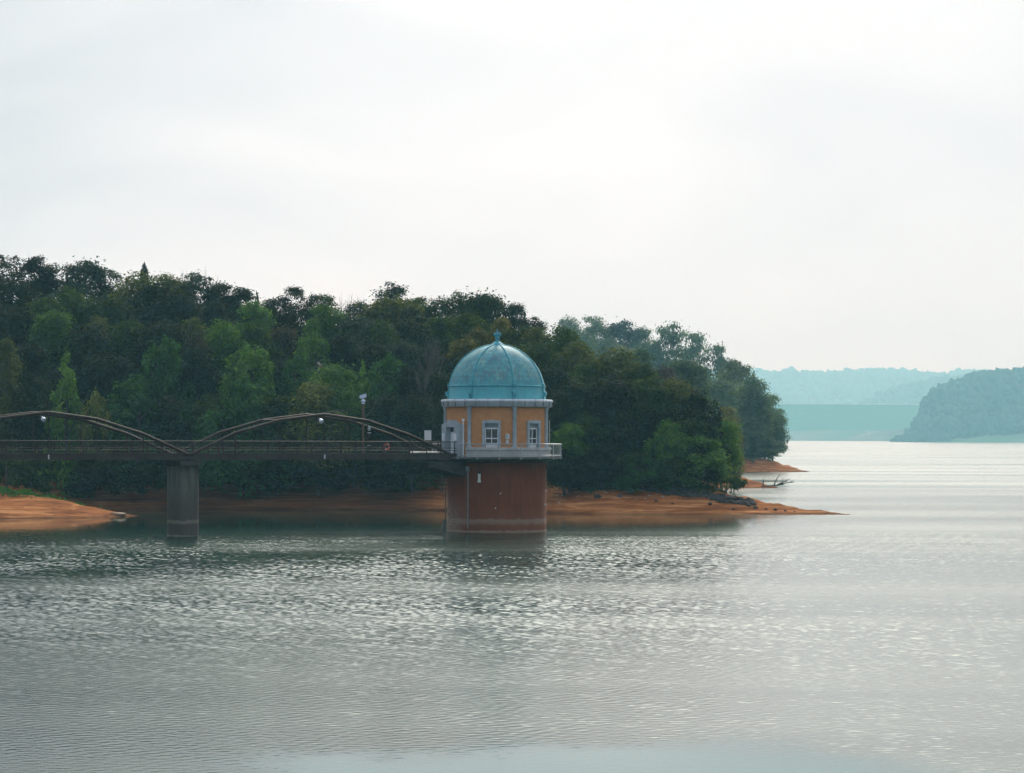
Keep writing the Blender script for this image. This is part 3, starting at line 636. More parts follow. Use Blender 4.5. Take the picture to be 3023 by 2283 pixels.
# balcony railing
RR = 5.60
mb = MB(); A0, A1 = R(-37), R(272)
def arc(r, z, n=90): return [Vector((r * math.sin(A0 + (A1 - A0) * k / n), -r * math.cos(A0 + (A1 - A0) * k / n), z)) for k in range(n + 1)]
mb.tube(arc(RR, 7.58), 0.035, 6); mb.tube(arc(RR, 6.60), 0.028, 6); mb.tube(arc(RR, 7.50), 0.015, 5)
rail = mb.build('railing', M_STEEL, tower)
mb = MB(); n = 170
for k in range(n + 1):
    a = A0 + (A1 - A0) * k / n; mb.tube([(RR * math.sin(a), -RR * math.cos(a), 6.60), (RR * math.sin(a), -RR * math.cos(a), 7.5)], 0.009, 4, caps=False)
mb.build('baluster', M_STEEL, rail, label='row of thin vertical bars filling the balcony railing', kind='stuff')
for k in range(17):
    a = R(-36 + 19.2 * k); T, O, Z = frame(a); mb = MB()
    mb.tube([O * RR + Z * 6.25, O * RR + Z * 7.60], 0.04, 6); mb.tube([O * (RR + .03) + Z * 6.28, O * (RR + .03) + Z * 6.40], 0.06, 6); mb.build('post', M_STEEL, rail)
# ================================================================== THE FOOTBRIDGE
TH = R(30)
BR = empty('footbridge', (TX, TY, 0), label='dark brown steel footbridge with two low twin-tube arches leading to the domed tower', cat='bridge')
M_BR = simple('brown_bridge_paint', (0.045, 0.026, 0.016), rough=0.6, var=0.3, scale=1.5, spec=0.25)
M_GIRD = simple('rusty_girder_paint', (0.045, 0.03, 0.023), rough=0.6, var=0.4, scale=0.9, sc=(1, 1, 0.5))
M_RAILB = simple('dark_rail_paint', (0.036, 0.026, 0.019), rough=0.6, spec=0.25, var=0.25)
def bp(s, off, z): return bd * s + bn * off + BZ * z          # along the bridge from the tower, towards the camera side, up
HW = 1.65
bax = (bd, bn, BZ)
S0, S1 = 5.0, 62.0
def bbox(mb, s0, s1, o0, o1, z0, z1): mb.box(bp((s0 + s1) / 2, (o0 + o1) / 2, (z0 + z1) / 2), ((s1 - s0) / 2, (o1 - o0) / 2, (z1 - z0) / 2), bax)
mb = MB(); bbox(mb, S0 - 0.4, S1, -HW + 0.15, HW - 0.15, 6.56, 6.70); mb.build('deck', M_GIRD, BR)
for sg in (1, -1):
    mb = MB(); o = sg * (HW - 0.02)
    bbox(mb, S0, S1, o - 0.05, o + 0.05, 6.27, 6.70); bbox(mb, S0, S1, o - 0.14, o + 0.14, 6.24, 6.28); bbox(mb, S0, S1, o - 0.13, o + 0.15, 6.70, 6.76)
    k = S0 + 0.5
    while k < S1: bbox(mb, k - 0.015, k + 0.015, o + sg * 0.05, o + sg * 0.12, 6.28, 6.70); k += 2.02
    mb.build('girder', M_GIRD, BR)
SP = 4.04
def arch_nodes(s0): return [(s0 + SP * k, z) for k, z in enumerate((6.62, 8.32, 9.50, 10.0, 9.50, 8.42, 6.62))]
for s0 in (5.41, 29.66):
    nd = arch_nodes(s0)
    for sg in (1, -1):
        o = sg * HW; mb = MB(); p = []
        pts_ = [bp(s, o, z) for s, z in nd]
        for i, q in enumerate(pts_):                      # slightly eased kinks
            if 0 < i < 6:
                a = q + (pts_[i - 1] - q).normalized() * 0.16; b = q + (pts_[i + 1] - q).normalized() * 0.16
                p += [a, q * 0.5 + (a + b) * 0.25, b]
            else: p.append(q)
        mb.tube(p, 0.125, 10); ar = mb.build('arch', M_BR, BR)
        for i in range(1, 6):
            s, z = nd[i]; mb = MB(); mb.tube([bp(s, o, 6.7), bp(s, o, z)], 0.035 if 1 < i < 5 else 0.07, 6); mb.build('hanger', M_BR, ar)
    for i in (2, 4):
        s, z = nd[i]; mb = MB(); mb.tube([bp(s, -HW, z), bp(s, HW, z)], 0.09, 8); mb.build('cross_brace', M_BR, BR)
# saddle where two arches meet over the pier
for sg in (1, -1):
    mb = MB(); mb.tube([bp(29.66 - 0.9, sg * HW, 6.95), bp(29.66 - 0.3, sg * HW, 6.66), bp(29.66 + 0.3, sg * HW, 6.66), bp(29.66 + 0.9, sg * HW, 6.95)], 0.125, 10); mb.build('arch_saddle', M_BR, BR)
# railings on both sides
for sg in (1, -1):
    o = sg * (HW - 0.22); mb = MB()
    mb.tube([bp(S0 - 0.2, o, 7.74), bp(S1, o, 7.74)], 0.038, 6); mb.tube([bp(S0 - 0.2, o, 7.20), bp(S1, o, 7.20)], 0.028, 6); mb.tube([bp(S0 - 0.2, o, 7.00), bp(S1, o, 7.00)], 0.028, 6)
    rl = mb.build('railing', M_RAILB, BR)
    mb = MB(); k = S0
    while k < S1: mb.box(bp(k, o, 7.47), (0.011, 0.011, 0.27), bax); k += 0.125
    mb.build('baluster', M_RAILB, rl, kind='stuff', label='row of thin vertical bars of the bridge railing')
    k = S0
    while k < S1: mb = MB(); mb.box(bp(k, o, 7.22), (0.035, 0.035, 0.54), bax); mb.build('post', M_RAILB, rl); k += 1.35
for s in (17.53, 41.8, 52.0):
    mb = MB(); mb.tube([bp(s, HW + 0.17, 6.30), bp(s, HW + 0.17, 6.66)], 0.055, 8); mb.build('drain_spout', simple('pale_spout', (0.66, 0.70, 0.70), var=0.1), BR)
mb = MB(); mb.tube([bp(5.6, 0.9, 6.82), bp(9.0, 0.9, 6.82)], 0.07, 8); mb.build('service_pipe', M_STEEL, BR)

# pier under the joint of the arches
def pier_mat():
    m, t, o = mat_base('pier_concrete'); b = N(t, 'ShaderNodeBsdfPrincipled'); L(t, b.outputs[0], o.inputs[0])
    co = N(t, 'ShaderNodeTexCoord').outputs['Object']; sep = N(t, 'ShaderNodeSeparateXYZ'); L(t, co, sep.inputs[0])
    n1 = noise(t, co, 1.5, 5, 0.65, sc=(1.3, 1.3, 0.16)); n2 = noise(t, co, 1.2, 4, 0.6)
    c = ramp(t, n1, [(0.35, (0.060, 0.055, 0.046)), (0.6, (0.115, 0.108, 0.092)), (0.78, (0.20, 0.19, 0.165))])
    zz = math_(t, 'ADD', sep.outputs[2], math_(t, 'MULTIPLY', n2, 0.5))
    c = mixc(t, ramp(t, math_(t, 'DIVIDE', zz, 6.0), [(0.45, (1, 1, 1)), (0.68, (0, 0, 0))]), c, mixc(t, 0.75, c, (0.075, 0.055, 0.042)))
    c = mixc(t, math_(t, 'MULTIPLY', ramp(t, math_(t, 'DIVIDE', zz, 6.0), [(0.045, (1, 1, 1)), (0.065, (0, 0, 0)), (0.205, (0, 0, 0)), (0.225, (0.8, 0.8, 0.8)), (0.25, (0.8, 0.8, 0.8)), (0.27, (0, 0, 0))]), 0.7), c, (0.24, 0.21, 0.16))
    L(t, c, b.inputs['Base Color']); b.inputs['Roughness'].default_value = 0.85; return m
M_PIER = pier_mat()
def pier(s, lab):
    p = empty('bridge_pier', (TX, TY, 0), label=lab, cat='pier'); p.location = Vector((TX, TY, 0)) + bp(s, 0, 0); c = Vector((0, 0, 0))
    mb = MB(); mb.lathe([(1.28, -3.5), (1.28, 5.72)], 40); mb.build('shaft', M_PIER, p)
    mb = MB(); mb.box(BZ * 5.94, (1.0, 1.75, 0.20), bax); mb.lathe([(1.28, 5.70), (1.42, 5.74), (1.42, 5.8)], 40); mb.build('cap', simple('cap_concrete', (0.07, 0.068, 0.06), rough=0.9, var=0.35, spec=0.1), p)
    for sg in (1, -1): mb = MB(); mb.box(bn * sg * (HW - 0.05) + BZ * 6.20, (0.35, 0.22, 0.04), bax); mb.build('bearing', M_DARK, p)
pier(29.5, 'round grey concrete pier carrying the footbridge where its two arches meet')

# fittings standing on or hung from the bridge
def lamp(px, py, s, sgn, lab):
    base = Vector((TX, TY, 0)) + bp(s, HW - 0.1, 0); f = empty('floodlight', base + BZ * 9.62, label=lab, cat='lamp', group='floodlights hung under the bridge arches')
    mb = MB(); mb.tube([(0, 0, 0.35), (0.02 * sgn, 0, 0.05)], 0.03, 6); mb.tube([(-0.16 * sgn, 0, 0.06), (0.1 * sgn, 0, -0.06)], 0.06, 8); mb.build('bracket', M_RAILB, f)
    d_ = Vector((0.55, -0.45, -0.6)).normalized(); d_.x *= sgn; d_.normalize(); q = Vector((0.06 * sgn, 0, -0.08)); mb = MB()
    mb.tube([q - d_ * 0.16, q, q + d_ * 0.12, q + d_ * 0.26, q + d_ * 0.27], [0.05, 0.13, 0.19, 0.20, 0.13], 14); mb.build('reflector', simple('polished_reflector', (0.72, 0.80, 0.92), rough=0.25, metal=0.5, var=0.05), f)
lamp(952, 1247, 17.9, 1, 'small silvery floodlight hanging below the top of the right arch')
lamp(120, 1240, 42.3, 1, 'small silvery floodlight hanging below the left arch near the frame edge')

cp = empty('camera_pole', Vector((TX, TY, 0)) + bp(12.3, -HW + 0.22, 6.7), label='brown pole topped by a white surveillance camera behind the right arch', cat='camera')
mb = MB(); mb.tube([(0, 0, 0), (0, 0, 4.25)], 0.09, 10); mb.build('pole', simple('brown_pole_paint', (0.14, 0.085, 0.06), rough=0.5), cp)
M_CAMW = simple('camera_casing', (0.66, 0.76, 0.90), rough=0.4, var=0.08)
mb = MB(); mb.lathe([(0.02, 4.25), (0.16, 4.26), (0.16, 4.33), (0.06, 4.36), (0.06, 4.42), (0.19, 4.45), (0.20, 4.52), (0.12, 4.60), (0.05, 4.64), (0.05, 4.72)], 16); mb.build('mount', M_CAMW, cp)
xa = Vector((0.94, 0, 0.30)).normalized(); za = Vector((-0.30, 0, 0.94)).normalized(); ya = Vector((0, 1, 0))
mb = MB(); mb.box((0.0, 0, 4.88), (0.27, 0.13, 0.12), (xa, ya, za)); hd = mb.build('camera_housing', M_CAMW, cp)
mb = MB(); mb.box(Vector((0.0, 0, 4.88)) + za * 0.15 + xa * 0.02, (0.30, 0.16, 0.02), (xa, ya, za)); mb.build('sun_hood', M_CAMW, hd)
mb = MB(); mb.tube([Vector((0, 0, 4.88)) - xa * 0.26, Vector((0, 0, 4.88)) - xa * 0.35], 0.07, 10); mb.build('lens', M_GREYBOX, hd)

ip = empty('instrument_post', Vector((TX, TY, 0)) + bp(13.1, HW - 0.40, 6.7), label='slim twin-rod instrument post with pale clamps standing on the bridge under the right arch', cat='post')
mb = MB()
for u in (-0.075, 0.075): mb.tube([bd * u, bd * u + BZ * 2.25], 0.022, 6)
mb.build('rod', M_RAILB, ip)
for zz, w in ((0.72, 0.17), (1.78, 0.17), (2.02, 0.10), (2.13, 0.13)):
    mb = MB(); mb.box(BZ * zz, (w, 0.05, 0.03), bax); mb.build('clamp', simple('pale_clamp', (0.62, 0.70, 0.70), var=0.1), ip)
mb = MB(); mb.lathe([(0.0, 2.40), (0.06, 2.38), (0.09, 2.30), (0.09, 2.16), (0.02, 2.14)], 12); mb.build('sensor', M_GREYBOX, ip)

cb = empty('control_cabinet', Vector((TX, TY, 0)) + bp(6.0, -HW + 0.15, 6.7), label='white metal control cabinet on a stand where the bridge meets the tower', cat='cabinet')
mb = MB()
for u in (-0.15, 0.15): mb.tube([Vector((u, 0, 0)), Vector((u, 0, 1.2))], 0.035, 6)
mb.build('stand', M_RAILB, cb)
mb = MB(); mb.box((0, 0, 1.58), (0.29, 0.14, 0.41)); bxo = mb.build('case', simple('cabinet_white', (0.74, 0.76, 0.76), var=0.06), cb)
mb = MB(); mb.box((0, -0.15, 1.58), (0.25, 0.012, 0.37)); mb.build('door', simple('cabinet_door', (0.70, 0.72, 0.72), var=0.06), bxo)
mb = MB(); mb.box((0, 0, 2.01), (0.32, 0.17, 0.02)); mb.build('roof', M_GREYBOX, bxo)

lb = empty('lifebuoy', Vector((TX, TY, 0)) + bp(10.1, -HW + 0.34, 7.30), rz=0, label='red lifebuoy ring hanging on the far railing of the footbridge', cat='lifebuoy')
def ring(a0, a1, r, n=14): return [bd * (0.235 * math.cos(a0 + (a1 - a0) * k / n)) + BZ * (0.235 * math.sin(a0 + (a1 - a0) * k / n)) for k in range(n + 1)]
mb = MB(); mb.tube(ring(0, 2 * math.pi, 0, 28), 0.075, 8, caps=False); mb.build('ring', simple('lifebuoy_red', (0.62, 0.075, 0.045), var=0.15), lb)
for a in (0.5, 2.07, 3.64, 5.21):
    mb = MB(); mb.tube(ring(a - 0.16, a + 0.16, 0, 4), 0.079, 8); mb.build('white_band', M_WHITE, lb)
# ================================================================== TREES
Q = PW / 2212.0
def leaves(lobes, n, ls, seed, flat=0.75, droop=0.0, asp=1.0):
    """leaf-clump quads filling lobes [(c, r)] of a crown in a unit box (x,y +-.5, z 0..1)"""
    g = np.random.default_rng(seed); C_ = np.array([l[0] for l in lobes]); Rr = np.array([l[1] for l in lobes])
    p = Rr ** 2; p /= p.sum(); k = g.choice(len(lobes), n, p=p)
    d = g.normal(size=(n, 3)); d /= np.linalg.norm(d, axis=1, keepdims=True); flip = (d[:, 2] < 0) & (g.random(n) < 0.45); d[flip, 2] *= -1
    rad = Rr[k] * np.where(g.random(n) < .78, 0.40 + 0.62 * g.random(n) ** 0.7, 0.9 + 0.30 * g.exponential(1.0, n).clip(0, 2.2))
    pos = C_[k] + d * rad[:, None] * np.array([1, 1, flat / asp]); pos[:, 2] -= droop * g.random(n) ** 2
    nr = d * 0.95 + np.array([0, 0, 0.8]) + g.normal(size=(n, 3)) * 0.40; nr /= np.linalg.norm(nr, axis=1, keepdims=True)
    t_ = np.cross(nr, g.normal(size=(n, 3))); t_ /= np.linalg.norm(t_, axis=1, keepdims=True); b = np.cross(nr, t_)
    s = ls * g.uniform(0.55, 1.35, n)[:, None]
    t_ = t_ * np.array([1, 1, 1 / asp]); b = b * np.array([1, 1, 1 / asp]); nr = nr * np.array([1, 1, 1 / asp])
    V_ = np.stack([pos - t_ * s, pos - b * s * 0.5 + nr * s * .15, pos + t_ * s, pos + b * s * 0.5 - nr * s * .15], 1).reshape(-1, 3)
    return V_, np.arange(n * 4).reshape(-1, 4)
def lobes_broad(g, n=30, r=(.12, .25), fill=1.0, asp=1.0):
    out = []
    for i in range(n):
        a = g.uniform(0, 2 * math.pi); u = g.uniform(-0.55, 1); q = math.sqrt(1 - u * u); e_ = g.uniform(.62, 1.0) * fill
        rr = g.uniform(*r); out.append(((math.cos(a) * q * e_ * (.5 - rr * .7), math.sin(a) * q * e_ * (.5 - rr * .7), .47 + u * (.53 - rr / asp * .75) * (0.9 + 0.1 * e_)), rr))
    for i in range(int(n * .25)): out.append(((g.uniform(-.22, .22), g.uniform(-.22, .22), g.uniform(.25, .65)), .2))
    return out
def lobes_airy(g, n=26):
    out = []
    for i in range(n):
        a = g.uniform(0, 2 * math.pi); z = g.uniform(.2, .92); q = .46 * math.sin(min(1, (1.15 - z) * 1.7) * math.pi / 2) * g.uniform(.35, 1)
        out.append(((math.cos(a) * q, math.sin(a) * q, z), g.uniform(.10, .20)))
    return out
def lobes_cone(g, n=46, pw=0.8, base=.46):
    out = []
    for i in range(n):
        z = g.random() ** 1.35; a = g.uniform(0, 2 * math.pi); q = base * (1 - z) ** pw * g.uniform(.55, .95) + .015
        out.append(((math.cos(a) * q, math.sin(a) * q, z * .95), .05 + .11 * (1 - z)))
    return out
def lobes_pine(g, tiers=7):
    out = []
    for k in range(tiers):
        z = .28 + .68 * k / (tiers - 1); w = .46 * math.sin(min(1, (1.15 - z) * 1.5) * math.pi / 2) + .04
        for j in range(7 if k < tiers - 1 else 4):
            a = g.uniform(0, 2 * math.pi); q = w * g.uniform(.25, .95); out.append(((math.cos(a) * q, math.sin(a) * q, z + g.uniform(-.04, .04)), g.uniform(.13, .20)))
    return out
def lobes_vine(g, n=60):
    out = []
    for i in range(n):
        z = g.random() ** .9; a = g.uniform(0, 2 * math.pi); q = (.42 * (1 - z ** 1.7) ** .6 + .04) * (1 + .18 * math.sin(3 * a + 5 * z)); out.append(((math.cos(a) * q, math.sin(a) * q, z * .93), .08 + .05 * (1 - z)))
    return out
VAR = {}
def variant(kind, i, lob, n, ls, **kw):
    V_, F_ = leaves(lob, n, ls, 100 + 17 * i + len(kind), **kw); VAR.setdefault(kind, []).append(npmesh('crown_' + kind, V_, F_))
for A_, nm_ in ((1.1, 'broad'), (1.7, 'broad_tall'), (2.5, 'broad_high')):
    for i in range(4): variant(nm_, i, lobes_broad(np.random.default_rng(i + int(A_ * 10)), int((24 + 3 * i) * A_ ** .8), asp=A_), int(7500 * A_ ** .6), .027, flat=.70, asp=A_)
for i in range(4): variant('airy', i, lobes_airy(np.random.default_rng(20 + i), 44), 5600, .027, flat=.6, asp=1.5)
for i in range(3): variant('cone', i, lobes_cone(np.random.default_rng(30 + i)), 7500, .024, flat=.7, droop=.03)
for i in range(3): variant('pine', i, lobes_pine(np.random.default_rng(40 + i)), 5600, .026, flat=.40)
for i in range(3): variant('vine', i, lobes_vine(np.random.default_rng(50 + i)), 9000, .025, flat=1.0, droop=.06)
for i in range(3): variant('shrub', i, [((c[0], c[1], c[2] * .8), r) for c, r in lobes_broad(np.random.default_rng(60 + i), 16, (.12, .2))], 3500, .040, flat=.7)
for i in range(2): variant('tuft', i, lobes_broad(np.random.default_rng(70 + i), 15, (.10, .19)), 2600, .034, flat=.6)

def branch_mesh(seed, limbs=5, twigs=0, spread=.35, upb=.7):
    g = random.Random(seed); mb = MB(); lean = Vector((g.uniform(-.04, .04), g.uniform(-.04, .04), 0))
    tr = [Vector((0, 0, -.06)), Vector((0, 0, .25)) + lean, Vector((0, 0, .55)) + lean * 2, Vector((0, 0, .9)) + lean * 2.5]
    mb.tube(tr, [.028, .022, .015, .004], 7)
    for k in range(limbs):
        z = g.uniform(.3, .75); a = g.uniform(0, 6.28); d = Vector((math.cos(a), math.sin(a), upb)).normalized(); b0 = Vector((0, 0, z)) + lean * 2 * z; l = g.uniform(.2, .42) * (1.1 - z) * 1.5
        p = [b0, b0 + d * l * .5, b0 + d * l + Vector((0, 0, .06))]; mb.tube(p, [.011, .008, .003], 5, caps=False)
        for q in range(twigs):
            t0 = p[1].lerp(p[2], g.random()) if g.random() < .7 else p[0].lerp(p[1], g.random()); dd = (d + Vector((g.uniform(-.6, .6), g.uniform(-.6, .6), g.uniform(.1, .9)))).normalized(); ll = g.uniform(.06, .2)
            mb.tube([t0, t0 + dd * ll * .6, t0 + dd * ll + Vector((0, 0, .03))], [.004, .003, .0015], 4, caps=False)
    return mb.mesh('trunk')
TRUNK = [branch_mesh(i) for i in range(4)]
BARE = [branch_mesh(50 + i, 14, 16, upb=1.3) for i in range(3)]
M_BARK = simple('tree_bark', (0.075, 0.062, 0.05), rough=0.9, var=0.4, scale=6)
M_DEAD = simple('dead_wood', (0.11, 0.095, 0.08), rough=0.85, var=0.3, scale=4)
FOL = {
    'dark': foliage('foliage_dark_green', (0.016, 0.027, 0.006)),
    'mid': foliage('foliage_mid_green', (0.036, 0.070, 0.009)),
    'bright': foliage('foliage_bright_green', (0.075, 0.185, 0.022), hue2=(0.14, 0.25, 0.042)),
    'vine': foliage('foliage_vine_green', (0.036, 0.110, 0.018), hue2=(0.055, 0.135, 0.03)),
    'olive': foliage('foliage_olive', (0.085, 0.11, 0.024), hue2=(0.14, 0.15, 0.038)),
    'grey': foliage('foliage_grey_green', (0.040, 0.062, 0.040), hue2=(0.075, 0.10, 0.055)),
    'brown': foliage('foliage_brownish', (0.052, 0.046, 0.018), hue2=(0.10, 0.075, 0.03)),
    'yellow': foliage('foliage_yellowing', (0.105, 0.115, 0.022), hue2=(0.22, 0.19, 0.035)),
    'pale': foliage('foliage_haze_paled_green', (0.095, 0.15, 0.085), hue2=(0.13, 0.18, 0.085)),  # second headland's haze partly put into the leaf colour
    'purple': foliage('foliage_purple_brown', (0.045, 0.026, 0.026), hue2=(0.07, 0.04, 0.036)),
}
for m_ in VAR.values():
    for me in m_: me.materials.append(FOL['mid'])
for me in TRUNK: me.materials.append(M_BARK)
for me in BARE: me.materials.append(M_DEAD)
TN = [0]
NAMES = {'broad': 'broadleaf_tree', 'airy': 'open_crowned_tree', 'cone': 'conical_tree', 'pine': 'pine_tree', 'vine': 'vine_covered_tree', 'shrub': 'shrub', 'tuft': 'shrub', 'bare': 'bare_tree'}
def tree(kind, col, qx, qtop, qw, d, label, group, cb=None, full=False, ground=None):
    TN[0] += 1; k = TN[0]; g = random.Random(k * 31)
    top = P(qx * Q, qtop * Q, d); w = qw * (1.4 if kind in ('vine', 'cone') and qw > 60 else 1.25) * Q * d / F; gz = hz(top.x, d) if ground is None else ground; gz = max(gz, 0.3)
    Hh = max(top.z - gz, 1.5); nm = NAMES[kind]
    o = empty(nm, (top.x, d, gz), g.uniform(0, 6.28), label=label, cat='shrub' if nm == 'shrub' else 'tree', group=group)
    if kind == 'bare':
        c = bpy.data.objects.new('trunk', BARE[k % 3]); COL.objects.link(c); c.parent = o; zm = max(v.co.z for v in BARE[k % 3].vertices); c.scale = (max(w * 1.5, Hh * .28), max(w * 1.5, Hh * .28), Hh / zm); return o
    hc = min(Hh * (1 - (cb if cb is not None else 0.10)), max(w * {'broad': 1.25, 'airy': 1.35, 'cone': 2.4, 'pine': 1.8, 'vine': 1.9, 'shrub': 1.2, 'tuft': 1.1}[kind], Hh * .62))
    if full or d < 331: hc = Hh * .97
    vk = kind
    if kind == 'broad': vk = 'broad' if hc / w < 1.4 else ('broad_tall' if hc / w < 2.1 else 'broad_high')
    ms = VAR[vk]; me = ms[k % len(ms)]
    if kind not in ('shrub', 'tuft'):
        t_ = bpy.data.objects.new('trunk', TRUNK[k % 4]); COL.objects.link(t_); t_.parent = o; tw_ = max(w, Hh * .4); t_.scale = (tw_, tw_, Hh * .95)
    c = bpy.data.objects.new('crown', me); COL.objects.link(c); c.parent = o; c.location = (0, 0, Hh - hc * 0.99); c.scale = (w * 1.08, w * 1.0, hc)
    c.material_slots[0].link = 'OBJECT'; c.material_slots[0].material = FOL[col]
    return o
GA = 'trees on the near wooded slope'; GB = 'trees on the hazy second headland'; GS = 'shrubs along the bank below the wood'
